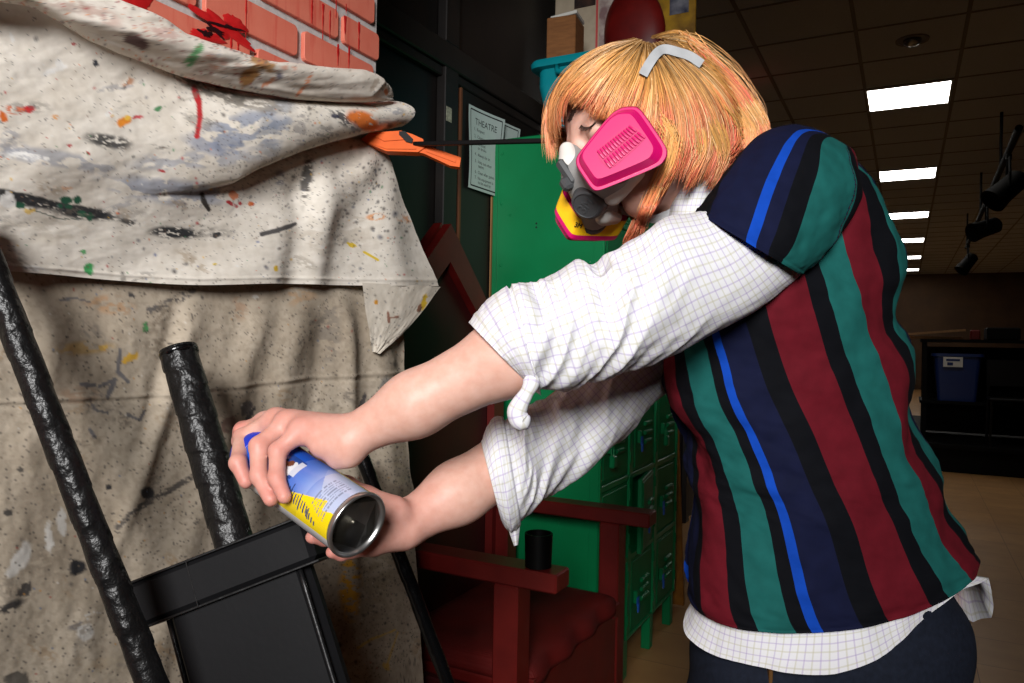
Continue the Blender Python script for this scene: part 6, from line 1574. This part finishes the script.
for k in range(N1):
    layer = gh.random()
    g0 = gh.random()*(NG-1); i0 = int(g0); f0 = g0-i0; i1 = min(i0+1, NG-1)
    cl_ = (round(g0*7)/7 - g0)*.45                     # gather into locks
    path = GP[i0]*(1-f0)+GP[i1]*f0
    g1 = np.clip(g0+cl_, 0, NG-1.001); j0 = int(g1); pl_ = GP[j0]*(1-(g1-j0))+GP[min(j0+1, NG-1)]*(g1-j0)
    s_ = np.linspace(0, 1, M2)[:, None]; path = path*(1-s_)+pl_*s_
    path = path + gh.normal(0, 1.4, 2)*np.linspace(.5, 1, M2)[:, None] + jitter_path(gh, .42)
    cut = 1.0 if gh.random() < .6 else .62+.38*gh.random()
    t_ = np.linspace(0, cut*(1.0+.06*gh.normal()), M2).clip(0, 1.06)*(M2-1)
    ii_ = np.clip(np.floor(t_).astype(int), 0, M2-2); ff = (t_-ii_)[:, None]; path = path[ii_]*(1-ff)+path[ii_+1]*ff
    lift = .001+.012*layer*(1 if g0 > 2 else .6)
    pts = np.array([P(q[0], q[1], env_depth(q[0], q[1], lift - .006 + .006*np.sin(w_*2.6))) for q, w_ in zip(path, np.linspace(0, 1, M2))])
    tone = np.clip(.5+.35*gh.normal()+.15*math.sin(g0*5), 0, 1); coral = np.clip(.22+.05*g0*(g0 > 5)+.38*math.sin(g0*3.1)+.3*gh.normal(), 0, 1)
    add_strand(pts, .00045+.0005*gh.random()**2, hair_cols(M2, gh, .3 if g0 < 8 else .0, tone, coral))
# lower locks: under the jaw, on the nape, flicked tips at the back
low = [([(672, 128), (668, 160), (656, 190), (645, 214), (640, 231)], 240, 3.4), ([(678, 140), (672, 166), (660, 190), (650, 208)], 140, 3), ([(700, 130), (703, 152), (696, 170), (688, 188)], 200, 4), ([(716, 125), (724, 150), (719, 170), (709, 188)], 220, 4),
       ([(735, 108), (748, 130), (744, 150), (728, 164)], 260, 5), ([(748, 104), (760, 122), (763, 134), (757, 142)], 160, 4), ([(662, 120), (672, 140), (676, 160), (668, 180)], 160, 4), ([(690, 40), (697, 48), (704, 58), (712, 66)], 60, 5)]
for gp, cnt, sp_ in low:
    b0_ = interp_path(np.array(gp, float), M2)
    for k in range(cnt):
        path = b0_ + gh.normal(0, sp_, 2)*np.linspace(1, .75, M2)[:, None] + jitter_path(gh, .5)
        cut = .7+.35*gh.random(); path = interp_path(path[:max(5, int(M2*min(cut, 1)))], M2)
        lf = .002+.012*gh.random(); pts = np.array([P(q[0], q[1], env_depth(q[0], q[1], lf) - (.05*float(sstep(185, 215, q[1])) if gp[0][0] == 672 else 0)) for q in path])
        add_strand(pts, .0005+.0004*gh.random(), hair_cols(M2, gh, 0, gh.random()*.5+.4, np.clip(.65+.25*gh.normal(), 0, 1), .0))
# fly-away hairs
for k in range(220):
    g0 = gh.random()*(NG-1); i0 = int(g0); path = GP[i0].copy(); d_ = (path-np.array([655., 110.])); d_ /= np.linalg.norm(d_, axis=1)[:, None]
    path = path + d_*(gh.random()*(13 if g0 > 4 else 3))*np.sin(np.linspace(.2, 2.6, M2))[:, None] + jitter_path(gh, .9)
    pts = np.array([P(q[0], q[1], env_depth(q[0], q[1], .012)) for q in path]); add_strand(pts, .00026, hair_cols(M2, gh, .3, .8, .2))
# the far side of the head: the same bob, mirrored across the parting in head space
HV = np.array(HV); HCl = np.array(HCl); n1 = len(HV)
q = (HV-HOw)/HS; loc_ = np.stack([q@HF, -(q@HL), q@HU], 1)
strand = np.arange(n1)//(3*M2); keep = (strand % 2 == 0)
far_v = HOw + HS*(loc_[:, :1]*HF + loc_[:, 1:2]*HL + loc_[:, 2:]*HU)
# only mirrored strands that stay on the far half and leave the near face open
sl = loc_[:, 1].reshape(-1, 3*M2).max(1) < .012; keepS = sl & (np.arange(len(sl)) % 2 == 0)
kk = np.repeat(keepS, 3*M2)
mp_ = -np.ones(n1, int); mp_[kk] = np.arange(kk.sum())+n1
F0 = np.array(HF_); F1 = F0[kk[F0[:, 0]]]; F1 = mp_[F1][:, ::-1]
HVa = np.concatenate([HV, far_v[kk]]); HCa = np.concatenate([HCl, HCl[kk]]); HFa = np.concatenate([F0, F1])
M_hair = mat('hair_strands', rough=.42, attr='Col', col=(255, 255, 255), spec=.5)
fast_mesh('hair', HVa, HFa, M_hair, per, HCa)
# scalp layer beneath the strands so no bare skin shows through
pts = []; nu, nv = 90, 50; Vh = np.zeros((nv, nu, 3)); Ch = np.zeros((nv, nu, 3))
for j in range(nv):
    for i in range(nu):
        a = 2*math.pi*i/nu; 
        front = math.cos(a); lowlim = -.55 if front < -.1 else (-.55 + (front+.1)/.45*.85 if front < .35 else .30 + .25*min(1, (front-.35)/.4))
        e = math.asin(np.clip(lowlim, -.99, .99)); ph = e + (math.pi/2-e)*j/(nv-1)
        Vh[j, i] = Hd(HEC[0] + (HER[0]-.016)*math.cos(ph)*math.cos(a), (HER[1]-.014)*math.cos(ph)*math.sin(a), HEC[2] + (HER[2]-.013)*math.sin(ph))
        Ch[j, i] = lin((196, 136, 84))*(.8+.4*vnoise(i*.9, j*.25))
mesh_obj('hair_underlayer', Vh.reshape(-1, 3), grid_faces(nu, nv, True), M_hair, per, smooth=True, colors=Ch.reshape(-1, 3))
